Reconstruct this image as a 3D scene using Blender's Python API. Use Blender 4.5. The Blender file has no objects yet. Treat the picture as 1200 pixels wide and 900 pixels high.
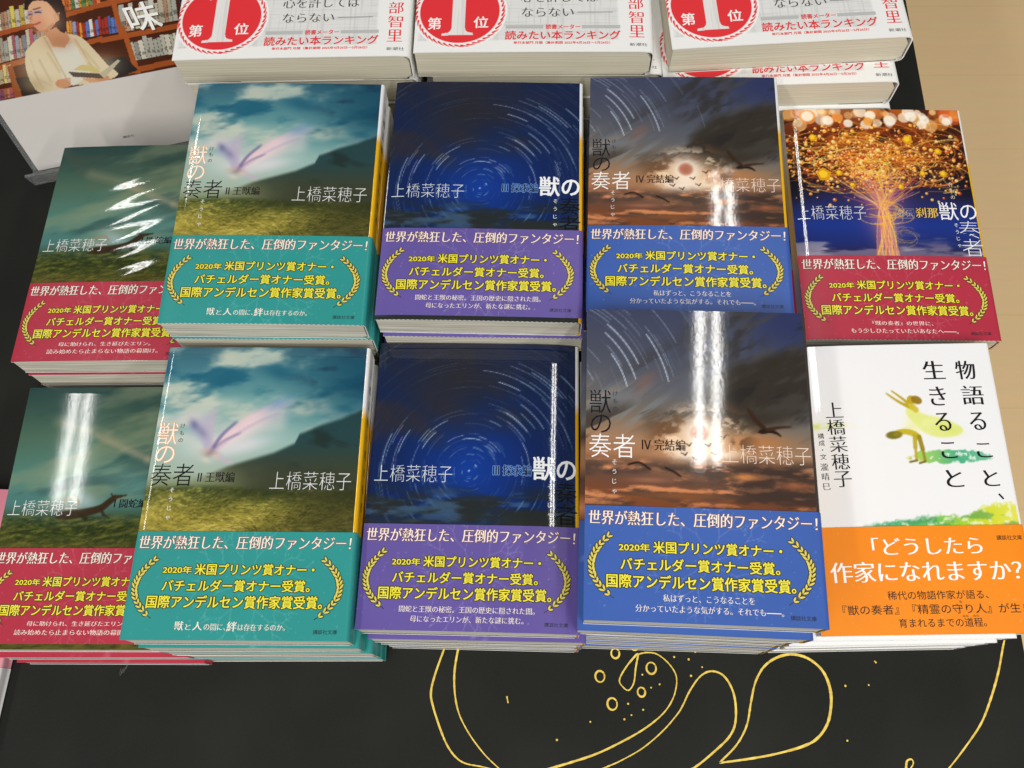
import bpy, math, random
import numpy as np
from mathutils import Matrix, Vector

sc = bpy.context.scene
COL = sc.collection
MM = 0.001

# ------------------------------------------------------------------ camera
cd = bpy.data.cameras.new("camera")
cam = bpy.data.objects.new("camera", cd)
COL.objects.link(cam)
cd.sensor_width = 36.0
cd.lens = 36.0 * 1050 / 1200
cd.clip_start = 0.01
cd.clip_end = 50.0
cr = Vector((0.9976141659138881, -0.06431150720356107, -0.025099920500744537))
cu = Vector((0.06903604832214387, 0.9293415856910565, 0.3627095823621087))
cb = cr.cross(cu).normalized()
M = Matrix.Identity(4)
for i in range(3):
    M[i][0], M[i][1], M[i][2] = cr[i], cu[i], cb[i]
M.translation = Vector((0, 0, 0.525))
cam.matrix_world = M
sc.camera = cam

# ------------------------------------------------------------------ light
sc.view_settings.view_transform = 'Standard'
sc.view_settings.look = 'None'
sc.view_settings.exposure = -0.12
sc.view_settings.gamma = 1.0
w = bpy.data.worlds.new("World")
sc.world = w
w.use_nodes = True
bg = w.node_tree.nodes["Background"]
bg.inputs[0].default_value = (1.0, 0.975, 0.94, 1)
bg.inputs[1].default_value = 0.14

TUBE = 48.0   # tube radiance


def tube(x0, y0, x1, y1, wd=0.032, z=2.225, L=TUBE):
    ln = math.hypot(x1 - x0, y1 - y0)
    ld = bpy.data.lights.new("ceiling_or_fill_tube", 'AREA')
    ld.shape = 'RECTANGLE'
    ld.size = wd
    ld.size_y = ln
    ld.energy = L * math.pi * wd * ln
    ld.color = (1.0, 0.98, 0.94)
    o = bpy.data.objects.new("ceiling_or_fill_tube", ld)
    COL.objects.link(o)
    o.location = ((x0 + x1) / 2, (y0 + y1) / 2, z)
    o.rotation_euler = (0, 0, -math.atan2(x1 - x0, y1 - y0))


for d in (-0.029, 0.029):
    tube(-1.430 + d, 0.76, -1.405 + d, 1.42, 0.018)
    tube(-1.395 + d, 1.80, -1.372 + d, 2.12, 0.022)
    tube(0.495 + d, 0.60, 0.645 + d, 1.66, 0.018)
    for xr_ in (-1.50, -0.45, 0.60, 1.65):       # added fill rows behind the viewer, brightening page edges and the poster card
        tube(xr_ + d, -3.2, xr_ + 0.1 + d, -0.6, 0.052)

rng = np.random.RandomState(7)
random.seed(7)


# ------------------------------------------------------------------ colours, materials
def S(r, g, b):
    c = np.array([r, g, b], float) / 255.0
    return np.where(c <= 0.04045, c / 12.92, ((c + 0.055) / 1.055) ** 2.4)


def lin(img):
    return np.where(img <= 0.04045, img / 12.92, ((np.clip(img, 0, 1) + 0.055) / 1.055) ** 2.4)


def nodes_of(name):
    m = bpy.data.materials.new(name)
    m.use_nodes = True
    nt = m.node_tree
    return m, nt, nt.nodes["Principled BSDF"]


def print_mat(name, rough, bump_scale, bump_dist, gain=1.0, coarse=0.0, stretch=(1, 1, 1)):
    """printed paper: the picture is a colour attribute, the film on it has a fine orange-peel"""
    m, nt, p = nodes_of(name)
    a = nt.nodes.new("ShaderNodeAttribute")
    a.attribute_name = "Col"
    nt.links.new(a.outputs["Color"], p.inputs["Base Color"])
    p.inputs["Roughness"].default_value = rough
    p.inputs["IOR"].default_value = 1.5
    tc = nt.nodes.new("ShaderNodeTexCoord")
    mp = nt.nodes.new("ShaderNodeMapping")
    mp.inputs["Scale"].default_value = stretch
    nt.links.new(tc.outputs["Object"], mp.inputs["Vector"])
    n = nt.nodes.new("ShaderNodeTexNoise")
    n.inputs["Scale"].default_value = bump_scale
    n.inputs["Detail"].default_value = 3.0
    nt.links.new(mp.outputs["Vector"], n.inputs["Vector"])
    b = nt.nodes.new("ShaderNodeBump")
    b.inputs["Strength"].default_value = 1.0
    b.inputs["Distance"].default_value = bump_dist
    nt.links.new(n.outputs["Fac"], b.inputs["Height"])
    last = b
    if coarse:
        n2 = nt.nodes.new("ShaderNodeTexNoise")
        n2.inputs["Scale"].default_value = 45
        n2.inputs["Detail"].default_value = 1.0
        nt.links.new(tc.outputs["Object"], n2.inputs["Vector"])
        b2 = nt.nodes.new("ShaderNodeBump")
        b2.inputs["Distance"].default_value = coarse
        nt.links.new(n2.outputs["Fac"], b2.inputs["Height"])
        nt.links.new(b.outputs["Normal"], b2.inputs["Normal"])
        last = b2
    nt.links.new(last.outputs["Normal"], p.inputs["Normal"])
    return m


M_GLOSS = print_mat("laminated_cover", 0.045, 800, 0.0000075, coarse=0.00003)
M_BAND = print_mat("coated_band_paper", 0.38, 1500, 0.00002, coarse=0.00010)
M_MATT = print_mat("uncoated_print", 0.55, 1800, 0.00002)
M_POST = print_mat("poster_print", 0.30, 700, 0.00002, coarse=0.0003)


def noise_mat(name, c1, c2, scale, rough, stretch=(1, 1, 1), detail=6.0, bump=0.0, spec=0.5):
    m, nt, p = nodes_of(name)
    tc = nt.nodes.new("ShaderNodeTexCoord")
    mp = nt.nodes.new("ShaderNodeMapping")
    mp.inputs["Scale"].default_value = stretch
    nt.links.new(tc.outputs["Object"], mp.inputs["Vector"])
    n = nt.nodes.new("ShaderNodeTexNoise")
    n.inputs["Scale"].default_value = scale
    n.inputs["Detail"].default_value = detail
    nt.links.new(mp.outputs["Vector"], n.inputs["Vector"])
    r = nt.nodes.new("ShaderNodeValToRGB")
    r.color_ramp.elements[0].position = 0.3
    r.color_ramp.elements[1].position = 0.7
    r.color_ramp.elements[0].color = (*c1, 1)
    r.color_ramp.elements[1].color = (*c2, 1)
    nt.links.new(n.outputs["Fac"], r.inputs["Fac"])
    nt.links.new(r.outputs["Color"], p.inputs["Base Color"])
    p.inputs["Roughness"].default_value = rough
    p.inputs["Specular IOR Level"].default_value = spec
    if bump:
        b = nt.nodes.new("ShaderNodeBump")
        b.inputs["Distance"].default_value = bump
        nt.links.new(n.outputs["Fac"], b.inputs["Height"])
        nt.links.new(b.outputs["Normal"], p.inputs["Normal"])
    return m


M_PAGES = noise_mat("page_edges", S(152, 148, 133), S(228, 224, 209), 20, 0.75, (1, 1, 90), 5.0, 0.00012, 0.2)
M_PAGES_CREAM = noise_mat("cream_page_edges", S(186, 180, 160), S(220, 214, 195), 24, 0.75, (0.6, 0.6, 90), 5.0, 0.00008, 0.2)
M_BOARD = noise_mat("black_board_paper", S(24, 25, 23), S(29, 30, 27), 900, 0.7, (1, 1, 1), 8.0, 0.00005, 0.2)
nt_ = M_BOARD.node_tree
p_ = nt_.nodes["Principled BSDF"]
src = p_.inputs["Base Color"].links[0].from_socket
tc_ = nt_.nodes.new("ShaderNodeTexCoord")
acc = src
for sc_, lo_, hi_, colr, amt in ((14, 0.45, 0.75, S(42, 42, 39), 0.4), (1400, 0.73, 0.80, S(84, 84, 80), 0.45)):
    nz_ = nt_.nodes.new("ShaderNodeTexNoise")
    nz_.inputs["Scale"].default_value = sc_
    nz_.inputs["Detail"].default_value = 2.0
    nt_.links.new(tc_.outputs["Object"], nz_.inputs["Vector"])
    mr_ = nt_.nodes.new("ShaderNodeMapRange")
    mr_.inputs["From Min"].default_value = lo_
    mr_.inputs["From Max"].default_value = hi_
    mr_.inputs["To Max"].default_value = amt
    nt_.links.new(nz_.outputs["Fac"], mr_.inputs["Value"])
    mx_ = nt_.nodes.new("ShaderNodeMixRGB")
    mx_.inputs[2].default_value = (*colr, 1)
    nt_.links.new(mr_.outputs["Result"], mx_.inputs[0])
    nt_.links.new(acc, mx_.inputs[1])
    acc = mx_.outputs[0]
nt_.links.new(acc, p_.inputs["Base Color"])
M_GOLD = noise_mat("gold_marker_ink", S(214, 178, 66), S(248, 220, 104), 320, 0.45, (1, 1, 1), 4.0, 0.0001, 0.5)
M_CHALK = noise_mat("pale_scuff", S(70, 72, 70), S(112, 114, 110), 900, 0.8)
M_TABLE = noise_mat("table_side", S(38, 37, 35), S(50, 48, 45), 30, 0.6)


def stripe_mat(name, c1, c2, freq):
    m, nt, p = nodes_of(name)
    tc = nt.nodes.new("ShaderNodeTexCoord")
    wv = nt.nodes.new("ShaderNodeTexWave")
    wv.wave_type = 'BANDS'
    wv.bands_direction = 'DIAGONAL'
    wv.inputs["Scale"].default_value = freq
    wv.inputs["Distortion"].default_value = 0.4
    nt.links.new(tc.outputs["Object"], wv.inputs["Vector"])
    r = nt.nodes.new("ShaderNodeValToRGB")
    r.color_ramp.elements[0].position = 0.35
    r.color_ramp.elements[1].position = 0.6
    r.color_ramp.elements[0].color = (*c1, 1)
    r.color_ramp.elements[1].color = (*c2, 1)
    nt.links.new(wv.outputs["Color"], r.inputs["Fac"])
    nt.links.new(r.outputs["Color"], p.inputs["Base Color"])
    p.inputs["Roughness"].default_value = 0.5
    return m


M_STRIPE = stripe_mat("striped_cover_edge", S(120, 122, 130), S(236, 236, 238), 260)

# ------------------------------------------------------------------ mesh builder


class MB:
    """collects vertices, faces, colours; builds ONE mesh object"""

    def __init__(self):
        self.v, self.c, self.li, self.ls, self.mi, self.sm = [], [], [], [], [], []
        self.n = 0

    def add(self, verts, faces, col, mat=0, smooth=False):
        verts = np.asarray(verts, np.float32).reshape(-1, 3)
        k = len(verts)
        col = np.asarray(col, np.float32)
        if col.ndim == 1:
            col = np.tile(col, (k, 1))
        self.v.append(verts)
        self.c.append(col)
        if isinstance(faces, np.ndarray):
            f = faces.astype(np.int32) + self.n
            self.li.append(f.ravel())
            self.ls.append(np.full(len(f), f.shape[1], np.int32))
            nf = len(f)
        else:
            nf = len(faces)
            self.li.append(np.array([i + self.n for q in faces for i in q], np.int32))
            self.ls.append(np.array([len(q) for q in faces], np.int32))
        self.mi.append(np.full(nf, mat, np.int32))
        self.sm.append(np.full(nf, smooth, bool))
        self.n += k

    def grid(self, P, col, mat=0, smooth=True, flip=False):
        P = np.asarray(P)
        ny, nx = P.shape[:2]
        idx = np.arange(ny * nx).reshape(ny, nx)
        f = np.stack([idx[:-1, :-1], idx[:-1, 1:], idx[1:, 1:], idx[1:, :-1]], -1).reshape(-1, 4)
        if flip:
            f = f[:, ::-1]
        col = np.asarray(col)
        if col.ndim == 3:
            col = col.reshape(-1, 3)
        self.add(P.reshape(-1, 3), f, col, mat, smooth)

    def box(self, x0, x1, y0, y1, z0, z1, col=(0.5, 0.5, 0.5), mat=0):
        v = [(x, y, z) for z in (z0, z1) for y in (y0, y1) for x in (x0, x1)]
        f = [(0, 2, 3, 1), (4, 5, 7, 6), (0, 1, 5, 4), (2, 6, 7, 3), (0, 4, 6, 2), (1, 3, 7, 5)]
        self.add(v, f, col, mat)

    def mesh(self, name, mats):
        me = bpy.data.meshes.new(name)
        V = np.concatenate(self.v)
        Cc = np.concatenate(self.c)
        LI = np.concatenate(self.li)
        LS = np.concatenate(self.ls)
        me.vertices.add(len(V))
        me.vertices.foreach_set("co", V.ravel())
        me.loops.add(len(LI))
        me.loops.foreach_set("vertex_index", LI)
        me.polygons.add(len(LS))
        st = np.concatenate([[0], np.cumsum(LS)[:-1]]).astype(np.int32)
        me.polygons.foreach_set("loop_start", st)
        me.polygons.foreach_set("loop_total", LS)
        me.polygons.foreach_set("material_index", np.concatenate(self.mi))
        me.polygons.foreach_set("use_smooth", np.concatenate(self.sm))
        a = me.attributes.new("Col", 'FLOAT_COLOR', 'POINT')
        a.data.foreach_set("color", np.concatenate([Cc, np.ones((len(Cc), 1), np.float32)], 1).astype(np.float32).ravel())
        for m in mats:
            me.materials.append(m)
        me.update(calc_edges=True)
        me.validate()
        return me


def link(name, me, parent=None):
    o = bpy.data.objects.new(name, me)
    COL.objects.link(o)
    if parent is not None:
        o.parent = parent
    return o


def tag(o, label, cat, group=None, kind=None):
    if label:
        o["label"] = label
        o["category"] = cat
    if group:
        o["group"] = group
    if kind:
        o["kind"] = kind
    return o


# ------------------------------------------------------------------ lettering
_tc = {}
_tmpc = COL


def glyphs(s, dx=0.0, dy=0.0, shear=0.0):
    """outline of a string, strokes widened by dx (upright strokes) and dy (level strokes), as 2-D triangles"""
    key = (s, dx, dy, shear)
    if key in _tc:
        return _tc[key]
    c = bpy.data.curves.new("t", 'FONT')
    c.body = s
    c.size = 1.0
    c.resolution_u = 3
    o = bpy.data.objects.new("t", c)
    _tmpc.objects.link(o)
    bpy.context.view_layer.update()
    dg = bpy.context.evaluated_depsgraph_get()
    e = o.evaluated_get(dg)
    c2 = e.to_curve(dg).copy()
    e.to_curve_clear()
    for sp in c2.splines:
        bp = sp.bezier_points
        n = len(bp)
        if n < 3:
            continue
        A = np.array([(b.co[0], b.co[1]) for b in bp])
        HL = np.array([(b.handle_left[0], b.handle_left[1]) for b in bp])
        HR = np.array([(b.handle_right[0], b.handle_right[1]) for b in bp])
        t0 = A - HL
        z = np.hypot(*t0.T) < 1e-6
        t0[z] = (A - np.roll(A, 1, 0))[z]
        t1 = HR - A
        z = np.hypot(*t1.T) < 1e-6
        t1[z] = (np.roll(A, -1, 0) - A)[z]
        t0 /= np.maximum(np.hypot(*t0.T), 1e-9)[:, None]
        t1 /= np.maximum(np.hypot(*t1.T), 1e-9)[:, None]
        n0 = np.stack([t0[:, 1], -t0[:, 0]], -1)
        n1 = np.stack([t1[:, 1], -t1[:, 0]], -1)
        nn = n0 + n1
        d = (n0 * n1).sum(1)
        nn = nn / np.maximum(1.0 + d, 0.35)[:, None]
        off = nn * np.array([dx, dy]) * SIGN
        for i, b in enumerate(bp):
            b.handle_left_type = 'FREE'
            b.handle_right_type = 'FREE'
            b.co = (A[i, 0] + off[i, 0], A[i, 1] + off[i, 1], 0)
            b.handle_left = (HL[i, 0] + off[i, 0], HL[i, 1] + off[i, 1], 0)
            b.handle_right = (HR[i, 0] + off[i, 0], HR[i, 1] + off[i, 1], 0)
    c2.dimensions = '2D'
    c2.fill_mode = 'BOTH'
    c2.resolution_u = 3
    o2 = bpy.data.objects.new("t2", c2)
    _tmpc.objects.link(o2)
    bpy.context.view_layer.update()
    dg = bpy.context.evaluated_depsgraph_get()
    me = bpy.data.meshes.new_from_object(o2.evaluated_get(dg))
    me.calc_loop_triangles()
    V = np.empty(len(me.vertices) * 3, np.float32)
    me.vertices.foreach_get("co", V)
    V = V.reshape(-1, 3)[:, :2].copy()
    # keep one side of the filled sheet, facing up
    F = np.empty(len(me.loop_triangles) * 3, np.int32)
    me.loop_triangles.foreach_get("vertices", F)
    F = F.reshape(-1, 3)
    a = V[F[:, 1]] - V[F[:, 0]]
    b = V[F[:, 2]] - V[F[:, 0]]
    cr_ = a[:, 0] * b[:, 1] - a[:, 1] * b[:, 0]
    F = np.where((cr_ < 0)[:, None], F[:, ::-1], F)
    key2 = np.unique(np.sort(F, 1), axis=0, return_index=True)[1]
    F = F[np.sort(key2)]
    bpy.data.objects.remove(o2)
    bpy.data.objects.remove(o)
    bpy.data.meshes.remove(me)
    bpy.data.curves.remove(c2)
    bpy.data.curves.remove(c)
    if shear:
        V[:, 0] += shear * V[:, 1]
    _tc[key] = (V, F)
    return _tc[key]


SIGN = 1.0
# find which side of a contour is outside: an enlarged glyph must grow
_a = glyphs("日", 0, 0)[0]
_b = glyphs("日", 0.02, 0.02)[0]
if np.ptp(_b[:, 0]) < np.ptp(_a[:, 0]):
    SIGN = -1.0
    _tc.clear()

# style: change of upright strokes, of level strokes (outline), then thickening by shifted copies (x, y)
SERIF = (0.0, -0.013, 0.006, 0.0)
SERIF_B = (0.0, -0.012, 0.017, 0.003)
GOTHIC = (0.0, 0.0, 0.0, 0.0)
BOLD = (0.0, 0.0, 0.019, 0.012)
THIN = (-0.017, -0.017, 0.0, 0.0)
LIGHT = (-0.007, -0.007, 0.0, 0.0)


def thick(s, style, shear=0.0):
    """glyph sheets with bold strokes made of copies, each a few microns above the last"""
    V, F = glyphs(s, style[0], style[1], shear)
    bx, by = style[2], style[3]
    sh_ = [(0, 0)]
    if bx:
        sh_ += [(bx, 0), (-bx, 0)]
    if by > 0.006:
        sh_ += [(0.7 * bx, by), (-0.7 * bx, -by), (0.7 * bx, -by), (-0.7 * bx, by)]
    elif by:
        sh_ += [(bx * 0.6, by), (-bx * 0.6, -by)]
    return V, F, sh_


class Ink:
    """flat artwork pieces in cover millimetres: list of (V2, F, colour, lift)"""

    def __init__(self):
        self.items = []

    def put(self, P, F, sh_, sx, sy, col, lift, halo, hw, n=8):
        if halo is not None:
            bx = max(abs(q[0]) for q in sh_) * sx
            for k in range(n):
                a = 2 * math.pi * k / n
                self.items.append((P + np.array([(hw + bx) * math.cos(a), (hw + 0.6 * bx) * math.sin(a)]), F, halo, lift - 0.055 + 0.003 * k))
        for k, (qx, qy) in enumerate(sh_):
            self.items.append((P + np.array([qx * sx, qy * sy]), F, col, lift + 0.003 * k))

    def text(self, s, x0, x1, y0, y1, col, style=GOTHIC, shear=0.0, lift=0.10, halo=None, hw=0.25):
        V, F, sh_ = thick(s, style, shear)
        mn, mx = V.min(0), V.max(0)
        sx, sy = (x1 - x0) / max(mx[0] - mn[0], 1e-6), (y1 - y0) / max(mx[1] - mn[1], 1e-6)
        P = (V - mn) * np.array([sx, sy]) + np.array([x0, y0])
        self.put(P, F, sh_, sx, sy, col, lift, halo, hw)

    def vtext(self, s, xc, y_top, y_bot, size, col, style=GOTHIC, lift=0.10, halo=None, hw=0.2):
        n = len(s)
        st = (y_top - y_bot) / n
        for i, ch in enumerate(s):
            V, F, sh_ = thick(ch, style)
            mn, mx = V.min(0), V.max(0)
            yc = y_top - st * (i + 0.5)
            P = (V - np.array([(mn[0] + mx[0]) / 2, 0.30])) * size / 0.92 + np.array([xc, yc])
            self.put(P, F, sh_, size, size, col, lift, halo, hw, 6)

    def poly(self, pts, col, lift=0.08):
        pts = np.asarray(pts, float)
        n = len(pts)
        c = pts.mean(0)
        V = np.vstack([pts, c])
        F = np.array([(i, (i + 1) % n, n) for i in range(n)])
        a = V[F[:, 1]] - V[F[:, 0]]
        b = V[F[:, 2]] - V[F[:, 0]]
        cz = a[:, 0] * b[:, 1] - a[:, 1] * b[:, 0]
        F = np.where((cz < 0)[:, None], F[:, ::-1], F)
        self.items.append((V, F, col, lift))

    def strip(self, pts, w, col, lift=0.08):
        V, F = ribbon(pts, w)
        self.items.append((V, F, col, lift))

    def leaf(self, x, y, a, L, wd, col, lift):
        t = np.linspace(0, 1, 7)
        h = np.sin(np.pi * t) ** 0.8 * wd / 2
        up = np.stack([t * L, h], -1)
        dn = np.stack([t * L, -h], -1)[1:-1][::-1]
        P = np.vstack([up, dn])
        R = np.array([[math.cos(a), -math.sin(a)], [math.sin(a), math.cos(a)]])
        self.poly(P @ R.T + np.array([x, y]), col, lift)

    def laurel(self, p0, p1, p2, side, gold, dark):
        p0, p1, p2 = map(np.array, (p0, p1, p2))
        n = 15
        for i in range(n):
            t = 0.02 + 0.93 * i / (n - 1)
            q = (1 - t) ** 2 * p0 + 2 * t * (1 - t) * p1 + t * t * p2
            d = -2 * (1 - t) * p0 + 2 * (1 - 2 * t) * p1 + 2 * t * p2
            a = math.atan2(d[1], d[0]) + math.pi
            L = 3.1 - 0.5 * abs(1 - 2 * t) + 0.3 * math.sin(i * 2.1)
            for s_ in (0.50, -0.50):
                self.leaf(q[0], q[1], a + s_, L + 0.6, 1.75, dark, 0.05 + 0.002 * i)
                self.leaf(q[0] + 0.15 * math.cos(a + s_), q[1] + 0.15 * math.sin(a + s_), a + s_, L, 0.92, gold, 0.085 + 0.001 * i)
        ts = np.linspace(0, 1, 14)
        pts = [(1 - t) ** 2 * p0 + 2 * t * (1 - t) * p1 + t * t * p2 for t in ts]
        self.strip(pts, 0.35, dark, 0.06)


def ribbon(pts, w):
    pts = np.asarray(pts, float)
    n = len(pts)
    w = np.broadcast_to(np.asarray(w, float), (n,))
    d = np.gradient(pts, axis=0)
    d /= np.maximum(np.hypot(*d.T), 1e-9)[:, None]
    nn = np.stack([-d[:, 1], d[:, 0]], -1)
    V = np.vstack([pts - nn * w[:, None] / 2, pts + nn * w[:, None] / 2])
    F = np.array([(i, i + 1, n + i + 1, n + i) for i in range(n - 1)])
    return V, F


def spline(pts, k=8):
    """smooth curve through the points"""
    P = np.asarray(pts, float)
    Q = np.vstack([2 * P[0] - P[1], P, 2 * P[-1] - P[-2]])
    out = []
    for i in range(1, len(Q) - 2):
        for t in np.linspace(0, 1, k, endpoint=False):
            a, b, c, d = Q[i - 1], Q[i], Q[i + 1], Q[i + 2]
            out.append(0.5 * ((2 * b) + (c - a) * t + (2 * a - 5 * b + 4 * c - d) * t * t + (3 * b - a - 3 * c + d) * t ** 3))
    out.append(P[-1])
    return np.array(out)


# ------------------------------------------------------------------ painting
def fbm(U, V, su, sv, seed, octv=5, gain=0.5):
    r = np.random.RandomState(seed)
    out = np.zeros_like(U)
    amp, tot = 1.0, 0.0
    for o in range(octv):
        L = r.rand(64, 64)
        x = U / su * 2 ** o + r.rand() * 50
        y = V / sv * 2 ** o + r.rand() * 50
        xi, yi = np.floor(x).astype(int), np.floor(y).astype(int)
        fx, fy = x - xi, y - yi
        fx = fx * fx * (3 - 2 * fx)
        fy = fy * fy * (3 - 2 * fy)
        g = lambda a, b: L[b % 64, a % 64]
        out += amp * ((g(xi, yi) * (1 - fx) + g(xi + 1, yi) * fx) * (1 - fy) + (g(xi, yi + 1) * (1 - fx) + g(xi + 1, yi + 1) * fx) * fy)
        tot += amp
        amp *= gain
    return out / tot


def sm(x, a, b):
    t = np.clip((x - a) / (b - a), 0, 1)
    return t * t * (3 - 2 * t)


class Canvas:
    def __init__(self, W, H, res=0.5, x0=0.0, y0=0.0):
        self.nx, self.ny = int(round(W / res)) + 1, int(round(H / res)) + 1
        self.W, self.H, self.x0, self.y0 = W, H, x0, y0
        self.U, self.V = np.meshgrid(np.linspace(x0, x0 + W, self.nx), np.linspace(y0, y0 + H, self.ny))
        self.img = np.zeros((self.ny, self.nx, 3))

    def fill(self, c):
        self.img[:] = np.array(c) / 255.0

    def mix(self, mask, c):
        c = np.asarray(c, float)
        if c.ndim == 1:
            c = c / 255.0
        self.img += np.clip(mask, 0, 1)[..., None] * (c - self.img)

    def ramp(self, stops, x):
        xs = [s[0] for s in stops]
        for k in range(3):
            self.img[..., k] = np.interp(x, xs, [s[1][k] / 255.0 for s in stops])

    def win(self, x0, x1, y0, y1):
        i0 = int(np.clip((x0 - self.x0) / self.W * (self.nx - 1), 0, self.nx - 1))
        i1 = int(np.clip((x1 - self.x0) / self.W * (self.nx - 1) + 2, 1, self.nx))
        j0 = int(np.clip((y0 - self.y0) / self.H * (self.ny - 1), 0, self.ny - 1))
        j1 = int(np.clip((y1 - self.y0) / self.H * (self.ny - 1) + 2, 1, self.ny))
        return slice(j0, j1), slice(i0, i1)

    def disc(self, x, y, r, c, a=1.0, soft=0.3, ry=None, rot=0.0):
        ry = ry or r
        R = max(r, ry) * 1.2 + soft
        s = self.win(x - R, x + R, y - R, y + R)
        U, V = self.U[s] - x, self.V[s] - y
        if rot:
            U, V = U * math.cos(rot) + V * math.sin(rot), -U * math.sin(rot) + V * math.cos(rot)
        d = (np.hypot(U / r, V / ry) - 1) * min(r, ry)
        m = a * np.clip(0.5 - d / max(soft, 1e-3), 0, 1)
        self.img[s] += m[..., None] * (np.array(c) / 255.0 - self.img[s])

    def glow(self, x, y, r, c, a=1.0, ry=None, rot=0.0):
        ry = ry or r
        R = 2.6 * max(r, ry)
        s = self.win(x - R, x + R, y - R, y + R)
        U, V = self.U[s] - x, self.V[s] - y
        if rot:
            U, V = U * math.cos(rot) + V * math.sin(rot), -U * math.sin(rot) + V * math.cos(rot)
        m = a * np.exp(-((U / r) ** 2 + (V / ry) ** 2))
        self.img[s] += m[..., None] * (np.array(c) / 255.0 - self.img[s])

    def stroke(self, pts, w, c, a=1.0, soft=0.35, w1=None, c1=None):
        pts = np.asarray(pts, float)
        n = len(pts)
        for i in range(n - 1):
            t = i / max(n - 2, 1)
            wd = w if w1 is None else w + (w1 - w) * t
            cc = np.array(c, float) if c1 is None else np.array(c, float) * (1 - t) + np.array(c1, float) * t
            p, q = pts[i], pts[i + 1]
            R = wd + soft
            s = self.win(min(p[0], q[0]) - R, max(p[0], q[0]) + R, min(p[1], q[1]) - R, max(p[1], q[1]) + R)
            U, V = self.U[s], self.V[s]
            d = q - p
            L2 = max(d @ d, 1e-9)
            tt = np.clip(((U - p[0]) * d[0] + (V - p[1]) * d[1]) / L2, 0, 1 if i == n - 2 else 0.999)
            dist = np.hypot(U - p[0] - tt * d[0], V - p[1] - tt * d[1])
            m = a * np.clip((wd / 2 + soft / 2 - dist) / max(soft, 1e-3), 0, 1)
            self.img[s] += m[..., None] * (cc / 255.0 - self.img[s])

    def poly(self, pts, c, a=1.0, soft=None):
        pts = np.asarray(pts, float)
        s = self.win(pts[:, 0].min(), pts[:, 0].max(), pts[:, 1].min(), pts[:, 1].max())
        U, V = self.U[s], self.V[s]
        inside = np.zeros(U.shape, bool)
        n = len(pts)
        for i in range(n):
            x0, y0 = pts[i]
            x1, y1 = pts[(i + 1) % n]
            if y0 == y1:
                continue
            cnd = ((y0 > V) != (y1 > V)) & (U < (x1 - x0) * (V - y0) / (y1 - y0) + x0)
            inside ^= cnd
        m = a * inside
        c = np.asarray(c, float)
        self.img[s] += m[..., None] * (c / 255.0 - self.img[s])


def arc_pts(cx, cy, r, a0, a1, n=10, ry=None):
    t = np.linspace(a0, a1, n)
    return np.stack([cx + r * np.cos(t), cy + (ry or r) * np.sin(t)], -1)


BW, BH = 105.0, 148.0


def art_meadow_beast():
    """murky green sky with a pale streak over a meadow"""
    k = Canvas(BW, BH)
    U, V = k.U, k.V
    k.ramp([(50, (84, 96, 44)), (64, (58, 70, 32)), (70, (70, 92, 66)), (78, (84, 132, 128)), (95, (92, 138, 128)), (118, (84, 116, 98)), (135, (62, 92, 84)), (148, (50, 80, 78))], V)
    D = V + 0.45 * U
    n = fbm(U + 0.6 * V, V - 0.3 * U, 60, 16, 3)
    sky = sm(V, 72, 82)
    k.mix(sky * sm(n, 0.46, 0.72) * 0.55, (150, 158, 128))
    n2 = fbm(U + 0.5 * V, V - 0.25 * U, 45, 12, 9)
    k.mix(sky * sm(n2, 0.55, 0.75) * 0.6, (44, 82, 84))
    # the pale streak falling to the right
    k.stroke([(22, 127), (52, 118), (80, 104), (105, 91)], 4, (176, 166, 138), 0.42, 7, 3)
    k.stroke([(46, 118), (78, 104), (105, 92)], 1.5, (198, 180, 152), 0.5, 4)
    k.glow(70, 92, 26, (110, 158, 152), 0.5, 8, -0.3)
    # dark hill line and grass
    g = fbm(U * 0.8 + V * 0.8, V * 1.4 - U * 0.25, 5, 2.2, 5, 5, 0.6)
    gm = 1 - sm(V, 69, 74)
    k.mix(gm * sm(g, 0.42, 0.75) * 0.75, (128, 124, 58))
    k.mix(gm * sm(g, 0.5, 0.2) * 0.7, (40, 48, 20))
    k.mix((1 - sm(V, 50, 62)) * 0.4, (110, 84, 40))
    # a dark creature rearing its neck, and its bright wet back
    k.glow(46, 80, 10, (170, 192, 196), 0.75, 4.5, -0.45)
    k.glow(36, 76, 9, (196, 190, 176), 0.55, 3)
    k.stroke(spline([(34, 71.5), (42, 72.5), (50, 74), (56, 76), (60, 79.5), (63, 82)], 5), 4.6, (64, 50, 30), 0.92, 1.8, 2.4)
    k.stroke([(62, 82), (66, 82.6), (69, 83.2)], 1.8, (70, 54, 34), 0.92, 0.8, 1.0)
    k.stroke([(61.5, 82.5), (60.4, 84)], 0.8, (60, 46, 28), 0.9, 0.5)
    k.stroke([(56, 75), (58, 72), (61, 70.5)], 1.8, (58, 48, 28), 0.8, 1.0, 1.0)
    k.stroke([(44, 72), (48, 70)], 2.2, (50, 44, 24), 0.8, 1.2)
    k.stroke(arc_pts(38, 77.5, 4.6, 0.2, 2.7), 0.9, (168, 146, 118), 0.8, 0.8)
    r = np.random.RandomState(19)
    for i in range(1500):
        y = 48 + 22 * r.rand()
        x = r.rand() * 110 - 3
        a = 0.5 + 0.5 * math.sin(x / 12.0 + y / 7.0) + 0.3 * r.randn()
        c = [(126, 128, 58), (88, 98, 40), (60, 72, 28), (44, 52, 20)][r.randint(4)]
        k.stroke([(x, y), (x + 2.2 * math.cos(a), y + 1.3 * math.sin(a))], 0.3, c, 0.45, 0.45)
    return k


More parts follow.
